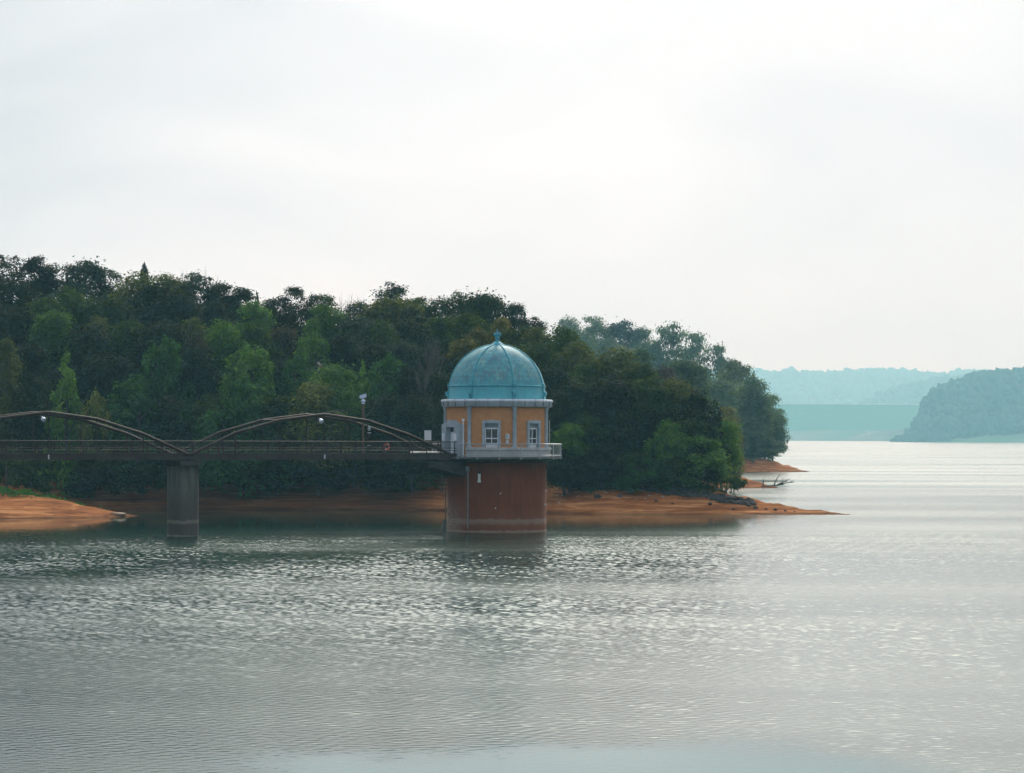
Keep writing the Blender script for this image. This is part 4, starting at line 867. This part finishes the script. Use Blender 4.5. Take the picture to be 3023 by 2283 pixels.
TA = [
 # skyline, left to right (d about 374)
 ('airy','dark',14,543,90,374,'sparse dark tree with a wispy top at the left edge of the skyline'),
 ('broad','dark',78,551,85,372,'dense blackish rounded tree, second crown from the left on the skyline'),
 ('airy','grey',128,568,80,375,'thin grey-green tree just right of the blackish crown on the left skyline'),
 ('broad','grey',183,560,120,374,'broad grey-green skyline tree with sky showing under its flat crown'),
 ('airy','grey',234,574,62,374,'wispy pale tree at the left side of the first dip in the skyline'),
 ('cone','dark',312,566,62,376,'dark fir with a pointed tip rising above the left skyline'),
 ('broad','olive',300,586,110,370,'olive rounded tree growing right in front of the pointed fir'),
 ('airy','olive',345,588,80,373,'loose olive tree between the pointed fir and the bare twigs'),
 ('broad','olive',385,592,70,373,'small pale olive crown just left of the bright gap with bare twigs'),
 ('bare','dark',402,575,34,377,'leafless twiggy tree standing in the bright gap of the left skyline'),
 ('bare','dark',462,572,44,379,'leafless tree with fine twigs above the grey-green crown, right of the sky gap'),
 ('airy','grey',440,586,84,373,'grey-green tree full of small sky gaps right of the bare twigs'),
 ('broad','dark',472,602,80,372,'dark bluish crown sloping down right of the gappy grey-green tree'),
 ('broad','dark',520,618,80,373,'low dark blue-green crown in the middle of the left skyline'),
 ('cone','dark',535,622,34,375,'small dark pointed treetop poking above the low blue-green crowns'),
 ('cone','dark',556,624,34,376,'second small dark pointed treetop, nearer to the dark oak group'),
 ('broad','dark',600,633,72,372,'round dark tree left of the tall slender skyline tree'),
 ('airy','dark',641,618,52,374,'tall slender dark tree with a knobbly top and sky gaps'),
 ('airy','dark',672,634,52,373,'thin dark tree leaning right from the tall slender one'),
 ('airy','mid',716,634,70,373,'open green tree just left of the row of upright bare twigs'),
 ('bare','dark',748,632,44,378,'leafless tree of upright twigs, left one of the pair on the middle skyline'),
 ('bare','dark',782,630,44,378,'leafless tree of upright twigs, right one of the pair on the middle skyline'),
 ('broad','grey',775,648,80,372,'dull grey-green crown below the pair of bare twiggy trees'),
 ('broad','dark',846,608,88,376,'tallest dark leafy crown on the middle skyline'),
 ('broad','olive',856,636,150,368,'wide yellowish-olive dome of foliage right below the tallest dark crown'),
 ('broad','mid',905,640,80,373,'mid-green crown right behind the wide olive dome'),
 ('broad','mid',950,638,90,373,'even mid-green crown between the olive dome and the wispy tips'),
 ('airy','mid',990,628,56,374,'wispy double-tipped green tree on the skyline above the dome'),
 ('broad','mid',1040,627,110,372,'spreading green tree with a long right-hand limb above the copper dome'),
 ('airy','dark',1075,646,70,374,'open dark crown with sky under its branches, up right of the dome'),
 ('broad','dark',1112,654,62,370,'small dark crown stepping down the skyline right of the dome'),
 ('cone','dark',1135,668,34,371,'short dark pointed tree where the skyline drops right of the dome'),
 ('broad','dark',1158,684,54,368,'low dark crown at the last step before the far headland shows'),
 # second row (d about 360)
 ('broad','dark',20,600,120,362,'dark tree mass below the wispy top at the left edge'),
 ('broad','mid',150,618,120,362,'mid-green tree below the flat grey-green skyline crown'),
 ('broad','mid',95,640,110,358,'leafy green tree on the upper left slope below the blackish crown'),
 ('broad','mid',228,640,120,360,'soft green tree below the first dip of the skyline'),
 ('broad','dark',345,606,120,358,'large dark dome of foliage in front of the olive skyline trees'),
 ('broad','dark',395,640,90,357,'dark crown on the right shoulder of the large dark dome'),
 ('broad','dark',460,650,90,362,'hazy dark tree below the gappy grey-green skyline tree'),
 ('broad','dark',540,655,80,362,'dark crown behind the bright green leafy top'),
 ('broad','bright',548,648,80,356,'bright green leafy treetop catching light left of the dark oak group'),
 ('broad','dark',615,668,90,358,'dark tree below the round oak on the middle skyline'),
 ('airy','bright',668,686,50,352,'thin bright yellow-green leader rising over brownish foliage'),
 ('broad','bright',705,652,90,356,'bright green tree with vines hanging in the middle of the slope'),
 ('broad','grey',765,680,100,356,'dull grey-brown leafy tree below the pair of bare twiggy trees'),
 ('broad','mid',820,690,90,356,'shaded green tree under the left rim of the wide olive dome'),
 ('broad','dark',885,690,110,358,'shaded dark tree under the wide olive dome'),
 ('broad','mid',958,680,90,358,'green tree hanging down behind the leaning dead branches'),
 ('broad','mid',1010,672,90,360,'green crown under the spreading tree above the dome'),
 ('broad','yellow',1083,686,50,358,'small yellowish crown above the copper dome, right of the finial line'),
 ('broad','yellow',1032,704,64,356,'yellow-olive crown just above left of the dome finial'),
 ('broad','mid',1125,698,80,356,'green tree on the slope up right of the dome finial'),
 ('broad','olive',1160,705,70,352,'leafy olive-green crown beside the last step of the skyline'),
 ('broad','mid',1215,702,100,350,'rounded green tree at the shoulder where the slope meets the hazy headland'),
 # third row (d about 346)
 ('broad','dark',30,660,130,350,'blackish tree at the left edge halfway up the slope'),
 ('broad','bright',120,668,100,348,'lit green tree on the left slope with bright leaf tips'),
 ('broad','olive',210,680,60,350,'small pale olive crown half hidden on the left slope'),
 ('broad','dark',190,700,140,346,'dark tree with pale glinting leaves on the left slope'),
 ('broad','mid',275,690,110,348,'dull green tree left of the large dark dome'),
 ('broad','dark',360,690,140,346,'very dark tree above the vine-draped cone'),
 ('olive' and 'broad','olive',418,684,60,350,'small yellowish-olive crown above the dark hollow'),
 ('broad','bright',480,690,100,349,'bright green flat-topped tree in the middle left of the slope'),
 ('broad','mid',555,700,90,346,'leafy green tree below the bright green leafy top'),
 ('broad','brown',612,704,84,350,'brownish tree in the middle of the slope'),
 ('vine','bright',672,712,80,346,'tall bright curtain of vines over a slender tree'),
 ('broad','dark',740,720,90,348,'dark tree right of the tall curtain of vines'),
 ('broad','dark',805,740,110,346,'dark hollow crown above the camera pole'),
 ('broad','grey',870,735,90,348,'greyish-green tree left of the leaning dead branches'),
 ('broad','dark',925,745,100,348,'dark tree behind the leaning dead branches left of the dome'),
 ('bare','dark',938,700,70,344,'dead grey tree with leaning branches left of the dome'),
 ('broad','yellow',1000,730,80,350,'yellow-olive tree touching the left shoulder of the dome'),
 ('broad','mid',1080,735,120,346,'green tree straight behind the copper dome'),
 ('broad','mid',1165,735,110,340,'green tree right of the upper dome'),
 ('broad','olive',1245,738,90,340,'olive-tipped rounded tree on the slope right of the dome'),
 # fourth row (d about 336)
 ('broad','dark',60,740,110,338,'dark tree behind the light conical tree on the left'),
 ('broad','dark',235,760,130,338,'dark leafy tree between the light conical tree and the vine cone'),
 ('vine','vine',350,722,105,337,'tall cone of green vines draped over a tree on the left slope'),
 ('broad','dark',425,745,90,340,'dark hollow tree right of the vine cone'),
 ('broad','brown',425,720,60,344,'brown-green crown just right of the vine cone tip'),
 ('vine','bright',535,738,120,336,'broad bright mound of vines with a ragged crest in mid slope'),
 ('broad','dark',610,775,90,338,'dark tree right of the broad bright vine mound'),
 ('vine','vine',640,765,70,334,'narrow vine-hung tree above the middle of the right arch'),
 ('broad','bright',722,784,110,332,'bright green rounded tree standing above the right arch'),
 ('cone','bright',785,772,44,333,'small bright pointed treetop right of the bright rounded tree'),
 ('vine','vine',835,765,100,337,'vine-covered tree right of the small bright pointed top'),
 ('broad','dark',885,790,100,335,'dark tree over the gap between arch and dome'),
 ('broad','dark',950,800,100,336,'dark tree touching the left flank of the dome'),
 ('bare','dark',905,765,60,333,'tangle of thin grey dead twigs left of the dome'),
 ('broad','dark',1190,790,90,334,'dark tree right beside the lower dome'),
 ('broad','olive',1330,750,130,332,'large olive-topped tree at the crest right of the tower'),
 ('broad','mid',1275,778,100,332,'mid-green tree in the wood right of the dome'),
 ('broad','mid',1390,785,80,330,'green crown stepping down the crest toward the lake on the right'),
 # front row, left of the tower (d about 326)
 ('broad','olive',14,728,70,328,'dull olive tree at the left edge above the left arch'),
 ('cone','bright',143,754,95,327,'light green conical tree standing clear in the dark wood on the left'),
 ('broad','dark',70,805,100,328,'dark bush-like tree left of the light conical tree'),
 ('tuft','olive',205,835,70,326,'small olive tree at the right foot of the light conical tree'),
 ('vine','vine',300,812,150,330,'wide hump of bright vines behind the end of the left arch'),
 ('broad','dark',375,850,100,328,'dark low tree above the bridge pier'),
 ('broad','mid',450,850,90,330,'low green tree over the joint of the arches'),
 ('vine','vine',520,815,140,328,'wide mound of vines rising behind the left part of the right arch'),
 ('broad','mid',600,850,90,326,'low green tree behind the left flank of the right arch'),
 ('broad','olive',690,818,130,326,'olive leafy tree right above the top of the right arch'),
 ('broad','bright',765,830,60,328,'small bright crown left of the camera pole'),
 ('broad','dark',825,842,90,328,'dark low tree behind the camera pole'),
 ('broad','dark',890,850,90,326,'dark low tree behind the right flank of the right arch'),
 ('broad','dark',955,860,80,325,'dark low tree behind the white control cabinet'),
 # right of the tower (d about 316-328)
 ('broad','dark',1235,820,110,325,'dark tree right of the cornice of the tower'),
 ('broad','dark',1320,815,120,324,'dark leafy tree in the middle of the wood right of the tower'),
 ('broad','mid',1405,812,110,323,'dark green tree below the crest of the wood right of the tower'),
 ('broad','olive',1455,812,90,325,'pale-tipped crown on the right-hand crest'),
 ('broad','dark',1498,838,80,323,'dark spiky crown low on the right-hand crest'),
 ('airy','dark',1530,852,66,322,'dark bristly tree at the right end of the near wood'),
 ('broad','bright',1232,912,80,318,'lit yellow-green bush right of the balcony'),
 ('broad','mid',1270,890,110,321,'green tree behind the lit yellow-green bush'),
 ('broad','dark',1345,890,120,320,'dark tree in the lower wood right of the balcony'),
 ('broad','dark',1420,880,110,321,'dark tree right of the lower wood centre'),
 ('broad','mid',1490,900,100,320,'green tree on the lower right slope above the vines'),
 ('vine','bright',1440,906,70,317,'bright vine-covered spire in the lower right wood'),
 ('vine','bright',1500,938,110,317,'broad bright vine mass at the right foot of the wood'),
 ('broad','bright',1558,903,84,332,'light green tree overhanging the water at the right end of the near wood'),
 ('broad','bright',1568,952,60,332,'lowest light green boughs drooping over the rocky point'),
 ('broad','dark',1220,965,100,317,'dark low tree behind the right end of the balcony'),
 ('broad','dark',1300,960,100,316,'dark low tree above the bank right of the tower'),
 ('broad','mid',1375,975,90,316,'low green tree above the middle of the orange bank'),
 ('vine','vine',1390,985,80,315,'low vine heap above the rock rubble'),
 ('broad','mid',1450,985,90,315,'low green tree above the rubble of the point'),
 ('broad','dark',1508,1000,70,316,'dark low tree near the tip of the rocky point'),
 # small things along the bank
 ('tuft','dark',560,985,110,325,'dark low thicket under the bridge right of the pier'),
 ('tuft','dark',700,990,120,325,'dark low thicket under the middle of the right arch'),
 ('tuft','dark',840,985,110,324,'dark low thicket under the right end of the bridge'),
 ('tuft','mid',60,960,110,318,'green thicket under the bridge at the left edge'),
 ('tuft','dark',210,975,120,322,'dark thicket under the bridge left of the pier'),
 ('tuft','dark',320,985,100,323,'dark thicket right behind the bridge pier'),
]
for r_ in TA:
    kind, col, qx, qt, qw, d, lab = r_
    tree(kind, col, qx, qt, qw, d, lab, GA if kind != 'tuft' else GS)
# the second headland
TB = [
 ('broad','mid',1222,680,84,660,'first hazy crown behind the near slope, leftmost on the second headland'),
 ('broad','mid',1272,671,80,668,'highest hazy crown on the second headland'),
 ('airy','mid',1300,686,60,664,'open hazy crown right of the highest one on the headland'),
 ('broad','grey',1345,690,100,666,'broad feathery grey crown on the hazy headland skyline'),
 ('broad','mid',1384,706,70,664,'rounded hazy crown before the gap left of the layered pines'),
 ('pine','mid',1440,711,76,640,'tall hazy pine with layered flat boughs, left of three'),
 ('pine','mid',1492,731,70,636,'hazy pine with layered boughs, middle one of three'),
 ('pine','mid',1543,756,70,630,'hazy pine with layered boughs, right one of three'),
 ('broad','mid',1580,775,60,640,'hazy crown sloping down right of the three pines'),
 ('broad','mid',1250,715,110,640,'shaded hazy tree under the highest headland crowns'),
 ('broad','yellow',1345,742,90,600,'dull yellow-green tree low on the hazy headland'),
 ('broad','dark',1385,752,70,560,'dark hazy tree at the edge of the near slope'),
 ('broad','mid',1400,735,110,640,'shaded hazy tree below the feathery crowns'),
 ('broad','purple',1432,788,70,470,'purple-brown tree in the dip between the two headlands'),
 ('broad','mid',1480,772,110,520,'green hazy tree in front of the three pines'),
 ('cone','mid',1513,790,70,520,'dark-edged hazy tree right below the middle pine'),
 ('broad','mid',1460,800,90,540,'hazy green tree behind the purple-brown one'),
 ('broad','olive',1590,778,100,600,'light olive-green hazy tree right below the right pine'),
 ('broad','mid',1545,815,120,690,'hazy rounded tree between the pines and the yellowing tree'),
 ('broad','mid',1625,810,80,700,'hazy crown on the descending edge of the headland'),
 ('airy','mid',1660,850,66,738,'thin hazy tree with twigs on the right edge of the headland'),
 ('broad','mid',1610,840,110,705,'hazy tree mass in the middle of the headland'),
 ('broad','mid',1668,880,60,728,'hazy crown bulging over the lake at the headland end'),
 ('broad','dark',1650,900,90,722,'dark hazy tree leaning over the water at the headland end'),
 ('broad','mid',1600,890,100,695,'hazy green tree above the yellowing branch'),
 ('broad','yellow',1560,868,70,440,'yellowing tree right of the dark bristly tree on the near point'),
 ('broad','yellow',1586,915,44,436,'orange-yellow leafy branch standing out against the hazy headland'),
 ('broad','yellow',1580,955,46,432,'lower yellowing boughs above the second spit'),
 ('broad','mid',1640,938,90,706,'hazy low tree above the headland beach'),
 ('broad','dark',1652,948,60,702,'hazy drooping boughs just above the headland beach'),
 ('broad','mid',1600,950,90,692,'hazy undergrowth tree behind the yellowing boughs'),
 ('broad','mid',1560,945,90,685,'hazy undergrowth tree behind the end of the near wood'),
 ('broad','mid',1310,730,110,630,'shaded hazy tree in the upper middle of the headland'),
 ('broad','mid',1540,860,110,680,'hazy tree behind the bristly end of the near wood'),
 ('broad','mid',1500,850,110,540,'hazy tree seen just above the right-hand near crest'),
]
for kind, col, qx, qt, qw, d, lab in TB:
    if 580 <= d < 680 and qx < 1600: d = d + 340 if qt < 760 else (d + 190 if qt < 832 else d)
    tree(kind, {'mid': 'pale', 'dark': 'mid'}.get(col, col), qx, qt, qw * .92, d, lab, GB, full=qx > 1555 or d > 700)  # greens swapped for lighter ones, haze painted into the foliage
for qx, qt, qw, d, lab in [(1588, 962, 60, 694, 'hazy thicket at the left end of the far headland beach'), (1612, 966, 56, 695, 'low hazy thicket on the far headland, second along its beach'), (1634, 966, 56, 697, 'low hazy thicket on the far headland, third along its beach'), (1650, 966, 50, 698, 'hazy thicket nearest the lake on the far headland'), (1566, 966, 60, 690, 'hazy thicket just behind the small leaning tree on the near point')]:
    tree('tuft', 'pale', qx, qt, qw * 1.5, d, lab, GB)
# small leaning tree on the point
st = P(1560 * Q, 1050 * Q, 312); st_o = empty('leaning_tree', (st.x, 312, max(hz(st.x, 312), .4)), label='small leafy tree leaning over the rocky point at the edge of the lake', cat='tree')
mb = MB(); mb.tube([(0, 0, -.3), (.35, 0, .7), (1.0, 0, 1.5), (1.6, 0, 1.9)], [.07, .06, .045, .02], 6); mb.tube([(.35, 0, .7), (.3, 0, 1.4), (.1, .1, 1.9)], [.05, .035, .015], 5); mb.tube([(.7, 0, 1.15), (1.3, .1, 1.2), (1.9, 0, 1.35)], [.04, .03, .012], 5); mb.build('trunk', M_BARK, st_o)
V_, F_ = leaves([((1.3, 0, 1.9), .75), ((1.9, .1, 1.5), .6), ((.7, 0, 1.9), .45), ((2.35, 0, 1.75), .4), ((1.5, -.2, 1.2), .45), ((.1, 0, 1.9), .3)], 1300, .14, 5, flat=.65); link('crown', npmesh('crown', V_, F_), FOL['mid'], st_o)

# ------------------------------------------------------------------ undergrowth and grass that nobody could count
def cover(name, n, xr, yr, smin, smax, hmax, ls, mat, lab, seed, dens=lambda x, y, s: np.ones_like(x), cat='undergrowth'):
    g = np.random.default_rng(seed); x = g.uniform(*xr, n * 6); y = g.uniform(*yr, n * 6); h, s = height(x, y)
    keep = (s > smin + 0.9 * wob(x * 1.7, y)) & (s < smax) & (h > 0.5) & (g.random(n * 6) < dens(x, y, s)); x, y, h, s = x[keep][:n], y[keep][:n], h[keep][:n], s[keep][:n]; m = len(x)
    patch = 0.5 + 0.5 * np.sin(x * .9 + 2 * np.sin(y * .5)) * np.sin(y * 1.1 + x * .35)
    top = hmax * (0.25 + 0.75 * patch) * np.clip((s - smin + 1.0) / 5, .15, 1)
    pos = np.stack([x, y, h + top * np.sqrt(g.random(m)) + .05], -1)
    nr = g.normal(size=(m, 3)) * .7 + np.array([0, -.25, .6]); nr /= np.linalg.norm(nr, axis=1, keepdims=True); t_ = np.cross(nr, g.normal(size=(m, 3))); t_ /= np.linalg.norm(t_, axis=1, keepdims=True); b = np.cross(nr, t_)
    sz = ls * g.uniform(.5, 1.4, m)[:, None]; V_ = np.stack([pos - t_ * sz, pos - b * sz * .5, pos + t_ * sz, pos + b * sz * .5], 1).reshape(-1, 3)
    return link(name, npmesh(name, V_, np.arange(m * 4).reshape(-1, 4)), mat, kind='stuff', label=lab, cat=cat)
cover('undergrowth', 90000, (-75, 30), (315, 380), 9.6, 60, 3.2, .24, FOL['mid'], 'dark leafy undergrowth filling the floor of the near wood', 11, dens=lambda x, y, s: np.clip(1.25 - s / 55, .25, 1))
cover('undergrowth', 42000, (-10, 92), (400, 1080), 5.5, 160, 6.5, .6, FOL['mid'], 'leafy undergrowth on the floor of the hazy second headland', 12)
cover('bank_scrub', 14000, (-52, 26), (312, 328), 7.6, 11.5, 0.75, .13, FOL['mid'], 'low scrub and weeds along the top edge of the orange bank', 13)
# grass tongue on the left spit
g = np.random.default_rng(21)
n = 9000; t_ = g.random(n); cx = np.interp(t_, [0, .3, .6, 1], [-52.5, -49.5, -45.5, -42.0]); cy = np.interp(t_, [0, .3, .6, 1], [292.5, 293.5, 297.5, 303.0])
x = cx + g.normal(0, 1.1, n); y = cy + g.normal(0, 1.3, n) + 1.0; h, s = height(x, y)
pos = np.stack([x, y, h + (0.15 + 0.55 * np.abs(np.sin(x * 1.3) * np.sin(y * .9))) * g.random(n)], -1)
nr = g.normal(size=(n, 3)) * .8 + np.array([0, -.3, .5]); nr /= np.linalg.norm(nr, axis=1, keepdims=True); tt = np.cross(nr, g.normal(size=(n, 3))); tt /= np.linalg.norm(tt, axis=1, keepdims=True); bb = np.cross(nr, tt); sz = .13 * g.uniform(.5, 1.4, n)[:, None]
link('grass', npmesh('grass', np.stack([pos - tt * sz, pos - bb * sz * .4, pos + tt * sz, pos + bb * sz * .4], 1).reshape(-1, 3), np.arange(n * 4).reshape(-1, 4)), FOL['vine'], kind='stuff', label='tongue of bright green weeds on the left sand spit', cat='grass')
# dark rubble heaped on the point
M_ROCK = simple('dark_rock', (0.050, 0.046, 0.042), rough=0.9, var=0.45, scale=1.5)
def rock_mesh(seed):
    gg = np.random.default_rng(seed); v = ICO_V * gg.uniform(.7, 1.2, (len(ICO_V), 1)) * np.array([1, .8, .6]); return v
VV = []; FF = []; b = 0
g = np.random.default_rng(9)
for i in range(520):
    px = g.uniform(1880, 2230); e_ = np.interp(px, [1880, 2000, 2100, 2230], [1440, 1456, 1468, 1478]); py = e_ + g.normal(0, 7); d = np.interp(px, [1880, 2100, 2230], [315.5, 312.5, 310.5]) + g.uniform(-1.0, 1.2)
    q = P(px, py, d); z = hz(q.x, q.y); r = g.uniform(.10, .38); VV.append(rock_mesh(i) * r + np.array([q.x, q.y, z + r * .2])); FF.append(ICO_F + b); b += len(ICO_V)
link('rubble', npmesh('rubble', np.concatenate(VV), np.concatenate(FF)), M_ROCK, kind='stuff', label='dark heap of broken rock along the point below the wood', cat='rubble')
# single rocks one can tell apart
protos = [npmesh('rock', rock_mesh(900 + i), ICO_F) for i in range(4)]
for me in protos: me.materials.append(M_ROCK)
for i, (px, py, d, r) in enumerate([(1765, 1447, 313, .45), (1830, 1455, 312.5, .40), (2230, 1483, 309.5, .30), (2262, 1487, 309, .22), (2290, 1492, 308.6, .24), (2318, 1497, 308.3, .18), (2345, 1503, 308, .14), (1937, 1466, 311, .22), (1985, 1478, 310, .2), (2096, 1482, 309.5, .25), (2165, 1490, 308.6, .22), (2210, 1480, 309.8, .26)]):
    q = P(px, py, d); o = bpy.data.objects.new('rock', protos[i % 4]); COL.objects.link(o); z = hz(q.x, d); o.location = (q.x, d, z + r * .2); o.scale = (r, r, r); o.rotation_euler = (0, 0, i * 1.7)
    tag(o, 'single dark rock lying on the orange bank of the rocky point', 'rock', 'single dark rocks along the point')
q = P(215, 1499, 284); o = bpy.data.objects.new('rock', protos[1]); COL.objects.link(o); o.location = (q.x, 284.5, hz(q.x, 284.5) + .05); o.scale = (.32, .3, .2); tag(o, 'small dark rock lying alone on the left sand spit', 'rock')
q = P(345, 1525, 290); o = bpy.data.objects.new('rock', npmesh('rock', rock_mesh(77), ICO_F)); COL.objects.link(o); o.data.materials.append(simple('tan_stone', (.32, .20, .11))); o.location = (q.x, 291, hz(q.x, 291) + .1); o.scale = (.9, .6, .3); tag(o, 'tan flat stone at the very tip of the left sand spit', 'rock')
# pale pebbles and litter on the bay shore
VV = []; FF = []; b = 0
for i in range(140):
    px = g.choice([g.uniform(590, 760), g.uniform(760, 1080), g.uniform(1640, 2100)]); d = g.uniform(311, 319); q = P(px, 1470, d)
    hh, ss = height(np.array([q.x]), np.array([d]))
    if ss[0] < .8 or ss[0] > 8: continue
    r = g.uniform(.04, .11); VV.append(rock_mesh(i) * r * np.array([1.6, 1, .8]) + np.array([q.x, d, hh[0] + r * .3])); FF.append(ICO_F + b); b += len(ICO_V)
link('pebbles', npmesh('pebbles', np.concatenate(VV), np.concatenate(FF)), simple('pale_pebble', (.5, .46, .40)), kind='stuff', label='scattered pale pebbles and litter on the orange shore', cat='pebbles')
# dead wood on the second spit and on the slope
def branchy(name, base, spec, mat, label, cat, r=.07):
    o = empty(name, base, label=label, cat=cat)
    gg = random.Random(len(label)); mb = MB(); mb2 = MB()
    for a, bvec in spec:
        a = Vector(a); bvec = Vector(bvec); mid = a.lerp(bvec, .5) + Vector((gg.uniform(-.1, .1), gg.uniform(-.1, .1), gg.uniform(-.05, .15))); mb.tube([a, mid, bvec], [r, r * .75, r * .35], 6)
        for k in range(4):
            q = a.lerp(bvec, gg.uniform(.3, 1)); v = Vector((gg.uniform(-.8, .8), gg.uniform(-.3, .3), gg.uniform(.1, .9))) * (bvec - a).length * .3; mb2.tube([q, q + v * .6 + Vector((0, 0, .03)), q + v], [r * .4, r * .3, r * .12], 5)
    mb.build('limb', mat, o); mb2.build('twig', mat, o); return o
bs = P(1677 * Q, 1036 * Q, 464); bz = max(hz(bs.x, 466), .25)
branchy('driftwood', (bs.x, 466, bz), [((-2.2, 0, .05), (1.6, 0, .35)), ((-.2, 0, .2), (.7, .2, 1.9)), ((.2, 0, .2), (3.2, .2, .75)), ((-2.0, 0, .1), (-1.9, .2, 1.4)), ((.4, 0, .3), (2.4, -.2, 1.3))], M_DEAD, 'bleached fallen tree with bare branches on the tip of the second spit', 'driftwood', .11)
fb = P(985, 1225, 322); branchy('fallen_branch', (fb.x - 1, 322, fb.z + .2), [((0, 0, 0), (3.0, 0, .25)), ((4.2, 0, 1.2 - 2.2), (5.6, 0, .9))], M_DEAD, 'pale broken branches caught in the dark wood between arch and tower', 'branch', .05)
dl = P(600 + 615 / 2.765, 1350 + 365 / 2.765, 315); o = MB(); o.tube([(-.8, 0, 0), (0, .1, .06), (.8, 0, .14)], [.09, .1, .06], 8); lg = o.build('log', M_DEAD, label='short pale log lying on the dark shore under the bridge', cat='log'); lg.location = (dl.x, 315, hz(dl.x, 315) + .1)

# ------------------------------------------------------------------ haze: one closed box of even air
mb = MB(); mb.box((0, 7200, 167), (8800, 7500, 174))
hm, ht, ho = mat_base('haze_air'); pv = N(ht, 'ShaderNodeVolumePrincipled'); L(ht, pv.outputs[0], ho.inputs['Volume'])
pv.inputs['Color'].default_value = (0.36, 0.80, 1.0, 1); pv.inputs['Absorption Color'].default_value = (1, 1, 1, 1)
pv.inputs['Density'].default_value = 0.000135; pv.inputs['Anisotropy'].default_value = 0.25
mb.build('haze', hm, kind='stuff', label='thin blue haze over the lake that pales the far hills', cat='haze')
